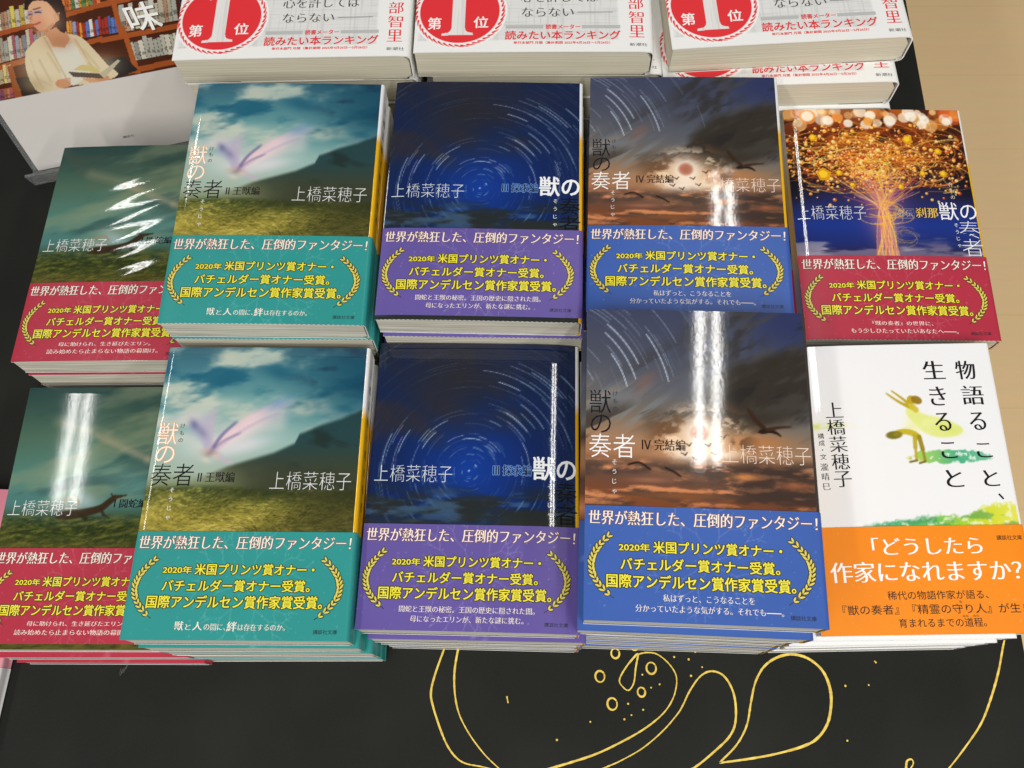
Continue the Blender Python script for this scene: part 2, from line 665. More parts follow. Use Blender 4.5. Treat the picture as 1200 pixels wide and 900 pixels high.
def art_mountain_wing():
    k = Canvas(BW, BH)
    U, V = k.U, k.V
    k.ramp([(50, (150, 140, 70)), (70, (120, 130, 90)), (80, (176, 192, 178)), (96, (160, 192, 186)), (116, (124, 172, 172)), (134, (84, 138, 150)), (148, (64, 110, 128))], V)
    n = fbm(U + 0.25 * V, V - 0.12 * U, 34, 15, 11)
    k.mix(sm(n, 0.50, 0.70) * sm(V, 80, 100) * 0.85, (204, 210, 196))
    n = fbm(U + 0.4 * V, V - 0.15 * U, 30, 12, 21)
    k.mix(sm(n, 0.52, 0.72) * sm(V, 104, 120) * 0.85, (34, 104, 130))
    k.mix(sm(U, 50, 108) * sm(V, 92, 130) * 0.8, (24, 82, 106))
    n = fbm(U, V, 20, 8, 31)
    k.mix(sm(n, 0.5, 0.7) * sm(U, 55, 85) * sm(V, 118, 135) * 0.5, (26, 52, 78))
    k.glow(60, 134, 9, (26, 96, 124), 0.6, 4, -0.25)
    k.glow(34, 141, 9, (200, 202, 188), 0.45, 3, -0.5)
    k.glow(30, 117, 14, (206, 212, 200), 0.6, 3.0, 0.06)
    k.glow(14, 108, 15, (220, 218, 216), 0.55, 3.5, 0.05)
    # long mountain slope, misty at its foot
    rx = [0, 22, 40, 62, 72, 74, 85, 94, 105]
    ry = [70, 76, 84, 91, 96, 101, 106, 109, 114]
    ridge = np.interp(U, rx, ry)
    ms = sm(ridge - V, -0.8, 2.2)
    mist = sm(V, 90, 74) * sm(U, 66, 30) * 0.8
    lo = sm(V, 100, 78)
    k.mix(ms * sm(U, 16, 44) * 0.96, np.stack([(44 + 24 * lo + 70 * mist) / 255, (76 - 2 * lo + 70 * mist) / 255, (80 - 24 * lo + 52 * mist) / 255], -1))
    nn = fbm(U + V, V, 14, 8, 41)
    k.mix(ms * sm(U, 40, 80) * sm(nn, 0.45, 0.7) * 0.55, (38, 48, 42))
    # pale light with two trailing wings of mist
    B = lambda *P: [(30 + (x - 47) * 0.92, 92 + (y - 89) * 1.08) for x, y in P]
    k.glow(30, 95, 18, (224, 224, 220), 0.8, 7, 0.1)
    k.glow(12, 98, 9, (228, 222, 214), 0.6, 3)
    k.glow(46, 104, 16, (236, 212, 220), 0.72, 4.8, 0.66)
    k.glow(46, 94, 15, (230, 226, 232), 0.72, 4.4, 0.25)
    k.glow(24, 104, 9, (214, 200, 216), 0.6, 5, -0.7)
    for i, q in enumerate(np.linspace(0, 1, 9)):   # fanned veils of light, each soft and faint
        k.stroke(spline(B((47, 88.5), (58 + 2 * q, 98 - 4 * q), (70 + 4 * q, 106 - 8 * q), (88 - 2 * q, 113.5 - 14 * q)), 6), 2.4, (240, 214 + 10 * q, 222), 0.17 * (1 - 0.5 * q), 4.5, 2.8)
        k.stroke(spline(B((46.5, 88.5), (41 + 4 * q, 94 + 5 * q), (33 + 14 * q, 100 + 9 * q)), 6), 2.0, (200 - 24 * (1 - q), 184, 206), 0.14, 4.0, 3.0)
    k.stroke(spline(B((49, 91), (60, 100.5), (75, 109), (84, 112.5)), 6), 1.6, (244, 206, 214), 0.45, 3.2, 1.0)
    k.stroke(spline(B((49, 88), (60, 96.5), (72, 103), (82, 107)), 6), 0.9, (186, 166, 196), 0.35, 2.4, 0.8)
    k.stroke(spline(B((47.5, 89), (52, 96), (59, 102.5)), 6), 1.2, (84, 84, 140), 0.5, 2.2, 0.5)
    k.stroke(spline(B((47.5, 88.5), (54, 93.5), (62, 97)), 6), 0.8, (120, 112, 156), 0.4, 2.0, 0.5)
    k.glow(62, 117, 7, (84, 140, 190), 0.5, 2.4, 0.5)
    k.glow(19.5, 105, 3.4, (104, 104, 156), 0.6, 2.0, -0.9)
    k.glow(24, 101, 4.0, (130, 126, 166), 0.5, 2.0, -0.8)
    k.stroke(spline([(30, 92), (36, 87.5), (41, 85)], 6), 1.4, (206, 186, 206), 0.4, 3.0)
    k.glow(29.5, 90, 3.0, (150, 124, 120), 0.6, 2.0, 0.3)
    k.glow(26.5, 91, 2.6, (210, 184, 168), 0.55, 1.4)
    k.glow(33, 88.5, 2.0, (226, 200, 180), 0.6, 1.2)
    k.glow(28, 86.5, 3.0, (236, 222, 206), 0.5, 1.4, -0.4)
    # meadow
    hz = 72.0 + 1.2 * np.sin(U / 17.0)
    gm = sm(hz - V, -1.6, 2.4)
    wv = V + 3.2 * np.sin(U / 9.0 + V / 7.0) + 2.0 * np.sin(U / 5.0 - V / 4.0)
    g = fbm(U + 1.2 * wv, wv * 1.6 - U * 0.5, 6, 2.0, 51, 5, 0.6)
    base = np.stack([np.interp(V, [50, 58, 66, 73], [c / 255 for c in q]) for q in ((150, 160, 118, 92), (140, 148, 120, 104), (70, 70, 60, 60))], -1)
    k.mix(gm, base)
    k.mix(gm * sm(g, 0.48, 0.74) * 0.35, (196, 180, 94))
    k.mix(gm * sm(g, 0.50, 0.26) * 0.35, (78, 80, 32))
    r = np.random.RandomState(17)
    for i in range(2600):           # wind-combed grass
        y = 48 + 24 * r.rand() ** 1.2
        x = r.rand() * 112 - 4
        a = 0.25 + 0.9 * math.sin(x / 11.0 + y / 6.0) * math.cos(x / 23.0 - y / 9.0) + 0.3 * r.randn()
        L = (1.2 + 3.6 * r.rand()) * (1.25 - (y - 48) / 30.0)
        lit = r.rand() + 0.35 * math.sin(x / 9.0 - y / 3.5) + 0.006 * (40 - x)
        c = (222, 206, 116) if lit > 0.8 else ((172, 162, 70) if lit > 0.55 else ((104, 104, 42) if lit > 0.25 else (58, 64, 26)))
        k.stroke([(x, y), (x + 0.5 * L * math.cos(a), y + 0.5 * L * math.sin(a) * 0.6), (x + L * math.cos(a - 0.4), y + 0.5 * L * math.sin(a - 0.4))], 0.28, c, 0.5, 0.4)
    k.mix(gm * sm(U, 50, 96) * 0.62, (60, 62, 34))
    k.mix(gm * sm(V, 64, 72.5) * sm(U, 20, 60) * 0.6, (52, 54, 34))
    k.mix(gm * sm(U, 46, 10) * sm(V, 68, 54) * 0.35, (214, 194, 96))
    k.mix(gm * sm(V, 62, 72) * sm(fbm(U, V, 6, 3, 61), 0.4, 0.7) * 0.5, (52, 66, 34))
    return k


def art_star_trails():
    k = Canvas(BW, BH)
    U, V = k.U, k.V
    cx, cy = 51.0, 78.0
    R = np.hypot(U - cx, V - cy)
    k.ramp([(0, (18, 64, 156)), (14, (16, 54, 134)), (36, (16, 42, 98)), (66, (20, 38, 78)), (110, (26, 36, 64))], R)
    n = fbm(U, V, 46, 30, 71, 5, 0.38)
    k.mix(sm(n, 0.42, 0.66) * sm(V, 92, 116) * (1 - sm(U, 70, 100)) * 0.95, (44, 43, 54))
    n = fbm(U - 0.8 * V, V + 0.5 * U, 40, 18, 73, 5, 0.38)
    k.mix(sm(n, 0.46, 0.64) * sm(V, 84, 100) * (1 - sm(U, 50, 78)) * 0.7, (48, 46, 58))
    k.glow(44, 128, 30, (42, 42, 50), 0.95, 17)
    k.glow(36, 112, 18, (46, 44, 52), 0.8, 9, -0.5)
    k.glow(26, 100, 13, (52, 48, 54), 0.7, 5, -0.6)
    k.glow(80, 136, 18, (38, 44, 70), 0.6, 8, 0.1)
    r = np.random.RandomState(5)
    for i in range(480):
        rad = 2.5 + 105 * r.rand() ** 0.85
        a0 = r.rand() * 2 * math.pi
        a1 = a0 + (0.22 + 0.40 * r.rand()) * (1.0 if rad > 12 else 1.5)
        m = 0.5 * (a0 + a1)
        mx, my = cx + rad * math.cos(m), cy + rad * math.sin(m)
        if not (-5 < mx < 110 and 45 < my < 152):
            continue
        dim = 0.35 if (my > 100 and mx < 62) else 1.0
        al = (0.08 + 0.46 * r.rand() ** 3) * dim
        k.stroke(arc_pts(cx, cy, rad, a0, a1, 9), 0.2 + 0.25 * r.rand() ** 2, (176 + r.randint(60), 206 + r.randint(40), 240), al, 0.45)
    for (rad, a0, a1) in ((44, 0.55, 0.95), (36, 0.62, 1.05), (62, 0.7, 1.05), (50, 1.05, 1.3), (70, 0.52, 0.85), (38, 2.55, 2.9), (45, 2.7, 3.15), (17, 1.25, 1.8), (27, 2.3, 2.7)):
        k.stroke(arc_pts(cx, cy, rad, a0, a1, 12), 0.42, (200, 220, 248), 0.55, 0.4)
    k.disc(cx, cy, 0.5, (190, 214, 250), 0.9, 0.4)
    # clouds along the lower edge
    n = fbm(U, V, 26, 7, 77)
    low = 1 - sm(V, 60, 75)
    k.mix(low * sm(n, 0.34, 0.56), (40, 46, 48))
    n = fbm(U, V, 18, 4.5, 79)
    k.mix(low * sm(n, 0.55, 0.72) * 0.6, (74, 112, 152))
    k.mix((1 - sm(V, 50, 58)) * 0.55, (50, 52, 44))
    return k


def art_eclipse():
    k = Canvas(BW, BH)
    U, V = k.U, k.V
    k.ramp([(48, (150, 92, 56)), (54, (132, 84, 58)), (62, (116, 86, 72)), (70, (176, 128, 96)), (80, (170, 136, 108)), (92, (132, 122, 112)), (106, (106, 108, 116)), (122, (88, 92, 108)), (148, (74, 80, 108))], V + 0.10 * (U - 50))
    k.mix(sm(U, 66, 100) * sm(V, 118, 142) * 0.8, (54, 64, 108))
    # streaks of cloud dragged up to the right
    for ang, la, lb, sd, lo, hi, c, a_, wgt in (
            (0.62, 46, 7, 91, 0.50, 0.66, (64, 60, 58), 0.85, sm(U, 8, 50) * sm(V, 80, 92) * sm(V, 140, 112)),
            (0.55, 40, 5, 93, 0.54, 0.70, (186, 150, 124), 0.6, sm(V, 78, 88) * sm(V, 118, 98) * sm(U, 84, 56)),
            (0.70, 36, 4, 95, 0.52, 0.68, (140, 150, 158), 0.45, sm(V, 84, 92) * sm(V, 116, 100) * sm(U, 60, 30)),
            (0.45, 44, 6, 96, 0.50, 0.64, (70, 62, 56), 0.8, sm(V, 74, 82) * sm(V, 104, 92) * sm(U, 46, 20))):
        p_ = U * math.cos(ang) + V * math.sin(ang)
        q_ = -U * math.sin(ang) + V * math.cos(ang)
        nn = fbm(p_ + 100, q_ + 100, la, lb, sd, 5, 0.55)
        k.mix(sm(nn, lo, hi) * wgt * a_, c)
    # great dark storm cloud on the right
    n = fbm(U + 0.5 * V, V - 0.5 * U, 30, 16, 92)
    e = ((U - 88) / 36.0) ** 2 + ((V - 108 - 0.25 * (U - 88)) / 21.0) ** 2
    k.mix(sm(e + 1.0 * (n - 0.5), 1.15, 0.45) * 0.93, (62, 56, 48))
    n3 = fbm(U + 0.9 * V, V - 0.9 * U, 26, 12, 98)
    k.mix(sm(n3, 0.46, 0.64) * sm(U, 40, 58) * sm(U, 92, 74) * sm(V, 112, 124) * 0.75, (60, 58, 58))
    n = fbm(U + 0.4 * V, V - 0.6 * U, 22, 6, 94)
    k.mix(sm(n, 0.54, 0.7) * sm(U, 60, 76) * sm(V, 92, 100) * 0.5, (88, 84, 78))
    k.mix(sm(n, 0.45, 0.3) * sm(U, 60, 76) * sm(V, 88, 96) * 0.55, (42, 40, 40))
    k.glow(28, 110, 7, (150, 112, 96), 0.5, 3, 0.8)
    # burst of light behind the moon
    k.glow(54, 82, 24, (232, 172, 118), 0.6, 9)
    k.glow(80, 82, 16, (206, 132, 70), 0.55, 4)
    k.glow(54, 82, 12, (255, 230, 200), 0.9, 9)
    n = fbm(U + 7, V, 9, 6, 97, 5, 0.6)
    R = np.hypot(U - 54, (V - 84) * 1.3)
    k.mix(sm(n, 0.50, 0.64) * sm(R, 8, 13) * sm(R, 30, 18) * 0.85, (120, 88, 62))
    k.mix(sm(n, 0.44, 0.34) * sm(R, 8, 12) * sm(R, 26, 14) * 0.7, (255, 232, 204))
    k.glow(51, 75, 9, (255, 240, 224), 0.95, 4.5)
    k.glow(60, 75, 8, (255, 236, 216), 0.7, 3.5)
    k.glow(53.5, 86.2, 7.0, (255, 250, 240), 0.95)
    k.disc(53.4, 86.0, 3.9, (204, 142, 116), 0.95, 1.8)
    k.mix(np.exp(-((U - 53.3) ** 2 + (V - 86.0) ** 2) / 8.0) * 0.4, (160, 92, 74))
    # lower cloud bank lit from behind
    low = sm(V, 76, 68)
    n = fbm(U, V, 26, 6.5, 99, 6, 0.55)
    k.mix(low * sm(n, 0.40, 0.56) * 0.92, (92, 74, 66))
    n2 = fbm(U + 2.0, V - 1.6, 26, 6.5, 99, 6, 0.55)
    k.mix(low * np.clip((n2 - n) * 9, 0, 1) * sm(n2, 0.42, 0.55) * 0.85, (232, 160, 112))
    k.mix(sm(U, 58, 80) * sm(V, 76, 68) * sm(n, 0.35, 0.55) * 0.6, (66, 52, 48))
    k.glow(73, 65.5, 6, (240, 164, 96), 0.75, 1.6)
    k.glow(96, 62, 8, (206, 128, 84), 0.6, 1.8)
    k.glow(30, 63, 10, (190, 132, 104), 0.6, 1.4)
    k.glow(44, 56, 20, (190, 116, 62), 0.5, 2.0)
    k.mix(sm(V, 57, 50) * 0.35, (120, 70, 40))
    # star trails in the upper left
    r = np.random.RandomState(4)
    for i in range(34):
        rad = 34 + 62 * r.rand()
        a0 = 0.15 + 0.75 * r.rand()
        a1 = a0 + 0.16 + 0.22 * r.rand()
        k.stroke(arc_pts(-28, 96, rad, a0, a1, 9), 0.3, (190, 206, 230), 0.10 + 0.5 * r.rand() ** 2, 0.45)
    for rad, a0, a1 in ((58, 0.42, 0.86), (54, 0.30, 0.82), (49, 0.25, 0.62), (69, 0.22, 0.6)):
        k.stroke(arc_pts(-28, 96, rad, a0, a1, 12), 0.5, (216, 228, 246), 0.75, 0.45)
    # birds
    dk = (48, 34, 26)
    for q in (0.0, 0.5, 1.0):
        k.stroke(spline([(76 + 1.2 * q, 98.5 - 0.6 * q), (79 + 1.4 * q, 93), (84, 88.6)], 5), 0.9, (70, 48, 34), 0.75, 0.9, 1.7)
    k.stroke(spline([(82, 87.4), (86, 87.8), (89, 87.0), (91, 85.6)], 5), 2.2, dk, 0.9, 0.8, 0.6)
    k.stroke(spline([(85, 88.4), (90, 89.6), (96, 90.2)], 5), 1.7, (74, 50, 36), 0.85, 0.9, 0.7)
    k.stroke([(82.5, 87.4), (80.6, 87.0)], 0.7, dk, 0.9, 0.4)
    k.stroke(spline([(20, 70), (25, 71), (30, 68)], 5), 0.9, dk, 0.9, 0.5)
    k.stroke(spline([(37, 69), (41, 67), (44, 65)], 5), 0.8, dk, 0.85, 0.5)
    for x, y in ((46, 75.5), (51, 73.5), (60, 76), (64, 84), (48, 80), (57, 80)):
        k.stroke([(x - 1.5, y + 0.7), (x, y), (x + 0.4, y - 0.5), (x + 1.3, y + 1.0)], 0.55, dk, 0.85, 0.4)
    return k


def art_golden_tree():
    k = Canvas(BW, BH, 0.45)
    U, V = k.U, k.V
    k.ramp([(50, (40, 36, 62)), (58, (28, 42, 110)), (70, (26, 52, 138)), (84, (32, 40, 96)), (98, (34, 22, 40)), (115, (74, 30, 14)), (135, (112, 46, 16)), (148, (150, 84, 40))], V)
    n = fbm(U, V, 22, 6, 111)
    k.mix((1 - sm(V, 54, 66)) * sm(n, 0.45, 0.62) * 0.8, (126, 116, 142))
    k.mix(sm(np.abs(U - 52), 30, 52) * sm(V, 80, 92) * sm(V, 118, 100) * 0.7, (16, 14, 26))
    n = fbm(U, V, 18, 12, 113)
    k.mix(sm(n, 0.45, 0.7) * sm(V, 94, 106) * sm(np.abs(U - 50), 56, 20) * 0.6, (190, 92, 22))
    k.glow(50, 98, 16, (150, 70, 90), 0.6, 14)
    k.glow(52, 82, 12, (150, 90, 160), 0.65, 18)
    k.glow(52, 70, 7, (220, 150, 120), 0.5, 16)
    n = fbm(U, V, 9, 7, 115)
    k.mix(sm(V, 98, 108) * sm(n, 0.48, 0.66) * 0.75, (48, 18, 12))
    r = np.random.RandomState(12)
    gold = [(246, 190, 70), (232, 150, 40), (214, 104, 22), (250, 214, 120), (190, 70, 16), (255, 170, 50)]
    for i in range(420):            # swirling golden threads of the crown
        cx, cy = 50 + r.randn() * 27, 113 + r.randn() * 10
        ra = 5 + 24 * r.rand()
        a0 = r.rand() * 6.28
        pts = arc_pts(cx, cy, ra, a0, a0 + 0.7 + 1.7 * r.rand(), 9, ra * (0.30 + 0.4 * r.rand()))
        if pts[:, 1].min() < 90:
            continue
        k.stroke(pts, 0.25 + 0.3 * r.rand(), gold[r.randint(6)], 0.3 + 0.55 * r.rand(), 0.4)
    for i in range(30):
        ra = 4 + 9 * r.rand()
        a0 = r.rand() * 6.28
        k.stroke(arc_pts(47 + 3 * r.randn(), 108 + 4 * r.randn(), ra, a0, a0 + 2.2, 10, ra * 0.7), 0.4, (252, 214, 90), 0.75, 0.4)
    for i in range(95):             # trunk strands
        x0 = 51 + 6.6 * (r.rand() * 2 - 1)
        x1 = 52 + 2.6 * (r.rand() * 2 - 1)
        top = 88 + 22 * r.rand()
        x2 = x1 + (r.rand() * 2 - 1) * (10 + 18 * r.rand())
        c = [(250, 200, 80), (244, 160, 60), (214, 110, 120), (255, 226, 140), (196, 110, 150)][r.randint(5)]
        k.stroke(spline([(x0, 50), (x1 + 0.5 * (x0 - 51), 66), (x1, 80), (x2, top)], 5), 0.45, c, 0.25 + 0.45 * r.rand(), 0.4)
    for i in range(16):
        a0 = r.rand() * 3
        k.stroke(arc_pts(50 + 2 * r.randn(), 74 + 8 * r.rand(), 9 + 5 * r.rand(), a0 + 3.3, a0 + 5.6, 10, 3.5 + 2 * r.rand()), 0.4, (250, 190, 60), 0.6, 0.4)
    for i in range(14):
        a0 = r.rand() * 6.28
        k.stroke(arc_pts(63 + r.randn(), 63 + r.randn(), 4 + 5 * r.rand(), a0, a0 + 1.2 + 2 * r.rand(), 10, 3 + 2.5 * r.rand()), 0.28, (214, 176, 90), 0.4, 0.4)
    n = fbm(U, V, 24, 3.5, 117)
    k.mix(sm(V, 66, 56) * sm(n, 0.5, 0.66) * sm(np.abs(U - 51), 6, 11) * 0.75, (168, 160, 176))
    for i in range(850):            # beads
        x, y = 50 + r.randn() * 38, 114 + r.randn() * 14
        if not (0 < x < 105 and 82 < y < 142):
            continue
        ra = 0.4 + 0.95 * r.rand() ** 2
        c = gold[r.randint(6)]
        k.disc(x, y, ra, c, 0.9, 0.35)
        k.disc(x - ra * 0.25, y + ra * 0.3, ra * 0.42, (255, 236, 190), 0.85, 0.25)
    for x, y, q in ((20, 103, 4.6), (72, 127, 3.4), (89, 119, 2.4), (90, 104, 2.6), (78, 104, 2.0), (16, 128, 2.8), (64, 95, 2.0), (36, 96, 1.8), (29, 104, 2.2)):
        a = r.rand()
        P = [(x + q * math.cos(a + j * 1.257), y + q * math.sin(a + j * 1.257)) for j in range(5)]
        k.poly(P, (222, 160, 16), 0.95)
        k.poly([(x + (px - x) * 0.6 - 0.3, y + (py - y) * 0.6 + 0.4) for px, py in P], (250, 206, 50), 0.9)
    for i in range(60):             # out-of-focus lights along the top
        x, y = r.rand() * 105, 147 - 11 * r.rand() ** 1.6
        ra = 1.8 + 3.2 * r.rand()
        c = [(255, 250, 238), (250, 200, 130), (240, 150, 60), (255, 236, 210), (226, 96, 40)][r.randint(5)]
        k.disc(x, y, ra, c, 0.35 + 0.5 * r.rand(), 0.7)
    for x, y, ra in ((14, 143, 3.6), (26, 140, 3.2), (38, 138, 2.8), (63, 140, 3.6), (84, 141, 3.0), (76, 143, 3.4), (97, 140, 2.6), (52, 144, 3.0)):
        k.disc(x, y, ra, (255, 248, 234), 0.82, 0.8)
    k.disc(50, 139.5, 2.8, (240, 160, 60), 0.9, 0.6)
    return k


def art_watercolour():
    k = Canvas(BW, BH)
    U, V = k.U, k.V
    k.fill((240, 240, 242))
    n = fbm(U, V, 9, 5, 121)
    f = fbm(U, V, 2.2, 2.2, 123)
    k.mix(np.exp(-(((U - 12) / 11.0) ** 2 + ((V - 104) / 1.8) ** 2)) * sm(n, 0.3, 0.6), (214, 226, 130))
    # grass blot under the feet
    e = ((U - 76) / 21.0) ** 2 + ((V - 87 + 0.02 * (U - 76)) / 3.8) ** 2
    mk = sm(e + 1.1 * (f - 0.5), 1.1, 0.7)
    k.mix(mk * 0.95, np.stack([np.interp(U, [55, 66, 80, 96], [c / 255 for c in q]) for q in ((190, 140, 70, 110), (200, 200, 172, 190), (70, 100, 128, 150))], -1))
    k.mix(mk * sm(f, 0.62, 0.72) * 0.8, (240, 245, 238))
    # foliage rising behind the band
    tl = np.interp(U, [0, 20, 34, 46, 56, 66, 76, 84, 92, 105], [46, 51, 54, 55.5, 57, 58, 57, 60, 62.5, 63.5])
    mk = sm(tl - V + 4.0 * (f - 0.5) + 2 * (n - 0.5), -0.8, 1.8)
    mk = mk * sm(V, 44, 46)
    k.mix(mk, np.stack([np.interp(U, [20, 40, 62, 76, 88, 105], [c / 255 for c in q]) for q in ((90, 70, 110, 160, 206, 226), (180, 168, 190, 206, 218, 224), (130, 120, 100, 60, 50, 90))], -1))
    k.mix(mk * sm(f, 0.56, 0.70) * 0.75, (236, 242, 214))
    k.mix(mk * sm(n, 0.5, 0.32) * 0.5, (60, 140, 96))
    # figure floating forward, arms out
    skin, hair = (190, 164, 34), (150, 118, 28)
    body = spline([(58.6, 114), (62, 111.4), (66, 109), (74, 107), (81, 104), (84.2, 100.8), (80, 98), (72, 97.6), (66, 99.6), (61.5, 104), (58.4, 108), (57.4, 111), (58.6, 114)], 6)
    k.glow(60, 104, 4.5, (236, 238, 170), 0.75, 5.0)
    k.glow(57, 101.5, 3.0, (232, 226, 140), 0.5, 2.0)
    k.poly(body, (226, 232, 140))
    k.stroke(body, 1.2, (226, 232, 140), 0.5, 1.2)
    k.glow(78, 101.5, 6, (206, 220, 96), 0.4, 2.4, -0.3)
    g = sm(n, 0.35, 0.7)
    k.mix(g * sm(((U - 70) / 13) ** 2 + ((V - 103) / 5.5) ** 2, 1.0, 0.3) * 0.45, (240, 242, 176))
    k.stroke(spline([(60, 113), (54, 116.3), (48, 121)], 5), 1.9, skin, 0.95, 0.5, 0.9)
    k.stroke(spline([(60, 114), (56, 118), (51, 122.3)], 5), 1.7, skin, 0.95, 0.5, 0.9)
    k.stroke([(60, 114.5), (62, 112)], 3.2, (208, 190, 60), 0.95, 0.8)
    k.disc(60.5, 117.4, 2.3, skin, 0.97, 0.5)
    k.disc(63.2, 117.2, 2.9, hair, 0.97, 0.6, 2.2, -0.4)
    # figure bowing below it
    k.stroke(spline([(51, 100.2), (55, 100.4), (59, 99.2), (61, 97.4)], 5), 2.4, (198, 178, 48), 0.9, 0.8, 3.2)
    k.disc(48.8, 98.7, 4.2, (116, 106, 24), 0.95, 0.7, 2.1, 0.08)
    k.disc(50.4, 99.2, 2.0, (160, 144, 36), 0.6, 1.2, 1.2)
    k.stroke([(59.4, 98), (58.8, 92), (58.4, 85.4)], 2.2, (186, 166, 42), 0.92, 0.6, 1.3)
    k.stroke([(61.6, 97.6), (62.4, 91), (62.8, 84.8)], 2.3, (150, 134, 30), 0.95, 0.6, 1.3)
    k.stroke([(58.6, 85.2), (55.0, 84.5)], 1.1, (120, 106, 24), 0.95, 0.5)
    k.stroke([(62.8, 84.6), (59.8, 83.8)], 1.1, (120, 106, 24), 0.95, 0.5)
    return k


def art_band(c, seed, tree=True, W=BW, H=50.5):
    k = Canvas(W, H, 0.5)
    U, V = k.U, k.V
    k.fill(c)
    c = np.array(c, float)
    n = fbm(U, V, 30, 20, seed)
    k.mix(sm(n, 0.35, 0.7) * 0.10, np.minimum(c * 1.25, 255))
    r = np.random.RandomState(seed)
    lt = c + (255 - c) * 0.42
    if tree:                        # faint pale branching lines printed behind the words
        def branch(x, y, a, L, d):
            x1, y1 = x + L * math.cos(a), y + L * math.sin(a)
            k.stroke([(x, y), ((x + x1) / 2 + r.randn() * 0.4, (y + y1) / 2 + r.randn() * 0.4), (x1, y1)], 0.3, lt, 0.4, 0.4)
            if d:
                for s_ in (-1, 1):
                    branch(x1, y1, a + s_ * (0.35 + 0.35 * r.rand()), L * (0.62 + 0.2 * r.rand()), d - 1)
        for a in (0.4, 1.1, 1.9, 2.6, -0.4, -1.1, -1.9, -2.7):
            branch(W * 0.53 + 3 * math.cos(a), H * 0.52 + 3 * math.sin(a), a + 0.1 * r.randn(), 8 + 3 * r.rand(), 3)
    for i in range(150):
        k.disc(r.rand() * W, r.rand() * H, 0.12 + 0.3 * r.rand() ** 3, c + (255 - c) * 0.5, 0.5, 0.4)
    return k


# ------------------------------------------------------------------ book builder
TH = 0.45      # cover thickness


class Shape:
    """how a cover bends: mm offsets across the width"""

    def __init__(self, W, H, T, droop=0.7, droop_w=6.0, bulge=0.5, spine=0.0, spine_w=16.0, wave=0.0, r=1.8, lean=0.0, twist=0.0):
        self.__dict__.update(locals())

    def s(self, u, v=None):
        u = np.asarray(u, float)
        z = self.bulge * np.sin(np.pi * np.clip(u / self.W, 0, 1)) - self.droop * np.exp(-u / self.droop_w)
        q = np.clip((u - (self.W - self.spine_w)) / self.spine_w, 0, 1)
        z = z - self.spine * q * q
        z = z + self.lean * (u - self.W / 2)
        if self.twist and v is not None:
            z = z + self.twist * (u - self.W / 2) * sm(np.asarray(v, float), 84.0, 68.0)
        if self.wave and v is not None:
            z = z + self.wave * np.sin(np.asarray(v) / 2.3 - u / 6.0) * np.sin(np.pi * np.clip(u / self.W, 0, 1))
        return z


def wrap(sh, off, v0, v1):
    """profile of a sheet wrapped over the spine: list of (u, z-function)"""
    r = sh.r
    out = []
    for a in np.linspace(0, math.pi / 2, 6):
        out.append((sh.W - r + (r + off) * math.sin(a), sh.T - r + (r + off) * math.cos(a)))
    out.append((sh.W + off, sh.T * 0.5))
    out.append((sh.W + off, r))
    for a in np.linspace(math.pi / 2, math.pi, 5):
        out.append((sh.W - r + (r + off) * math.sin(a), r + (r - 0.02) * math.cos(a)))
    return out


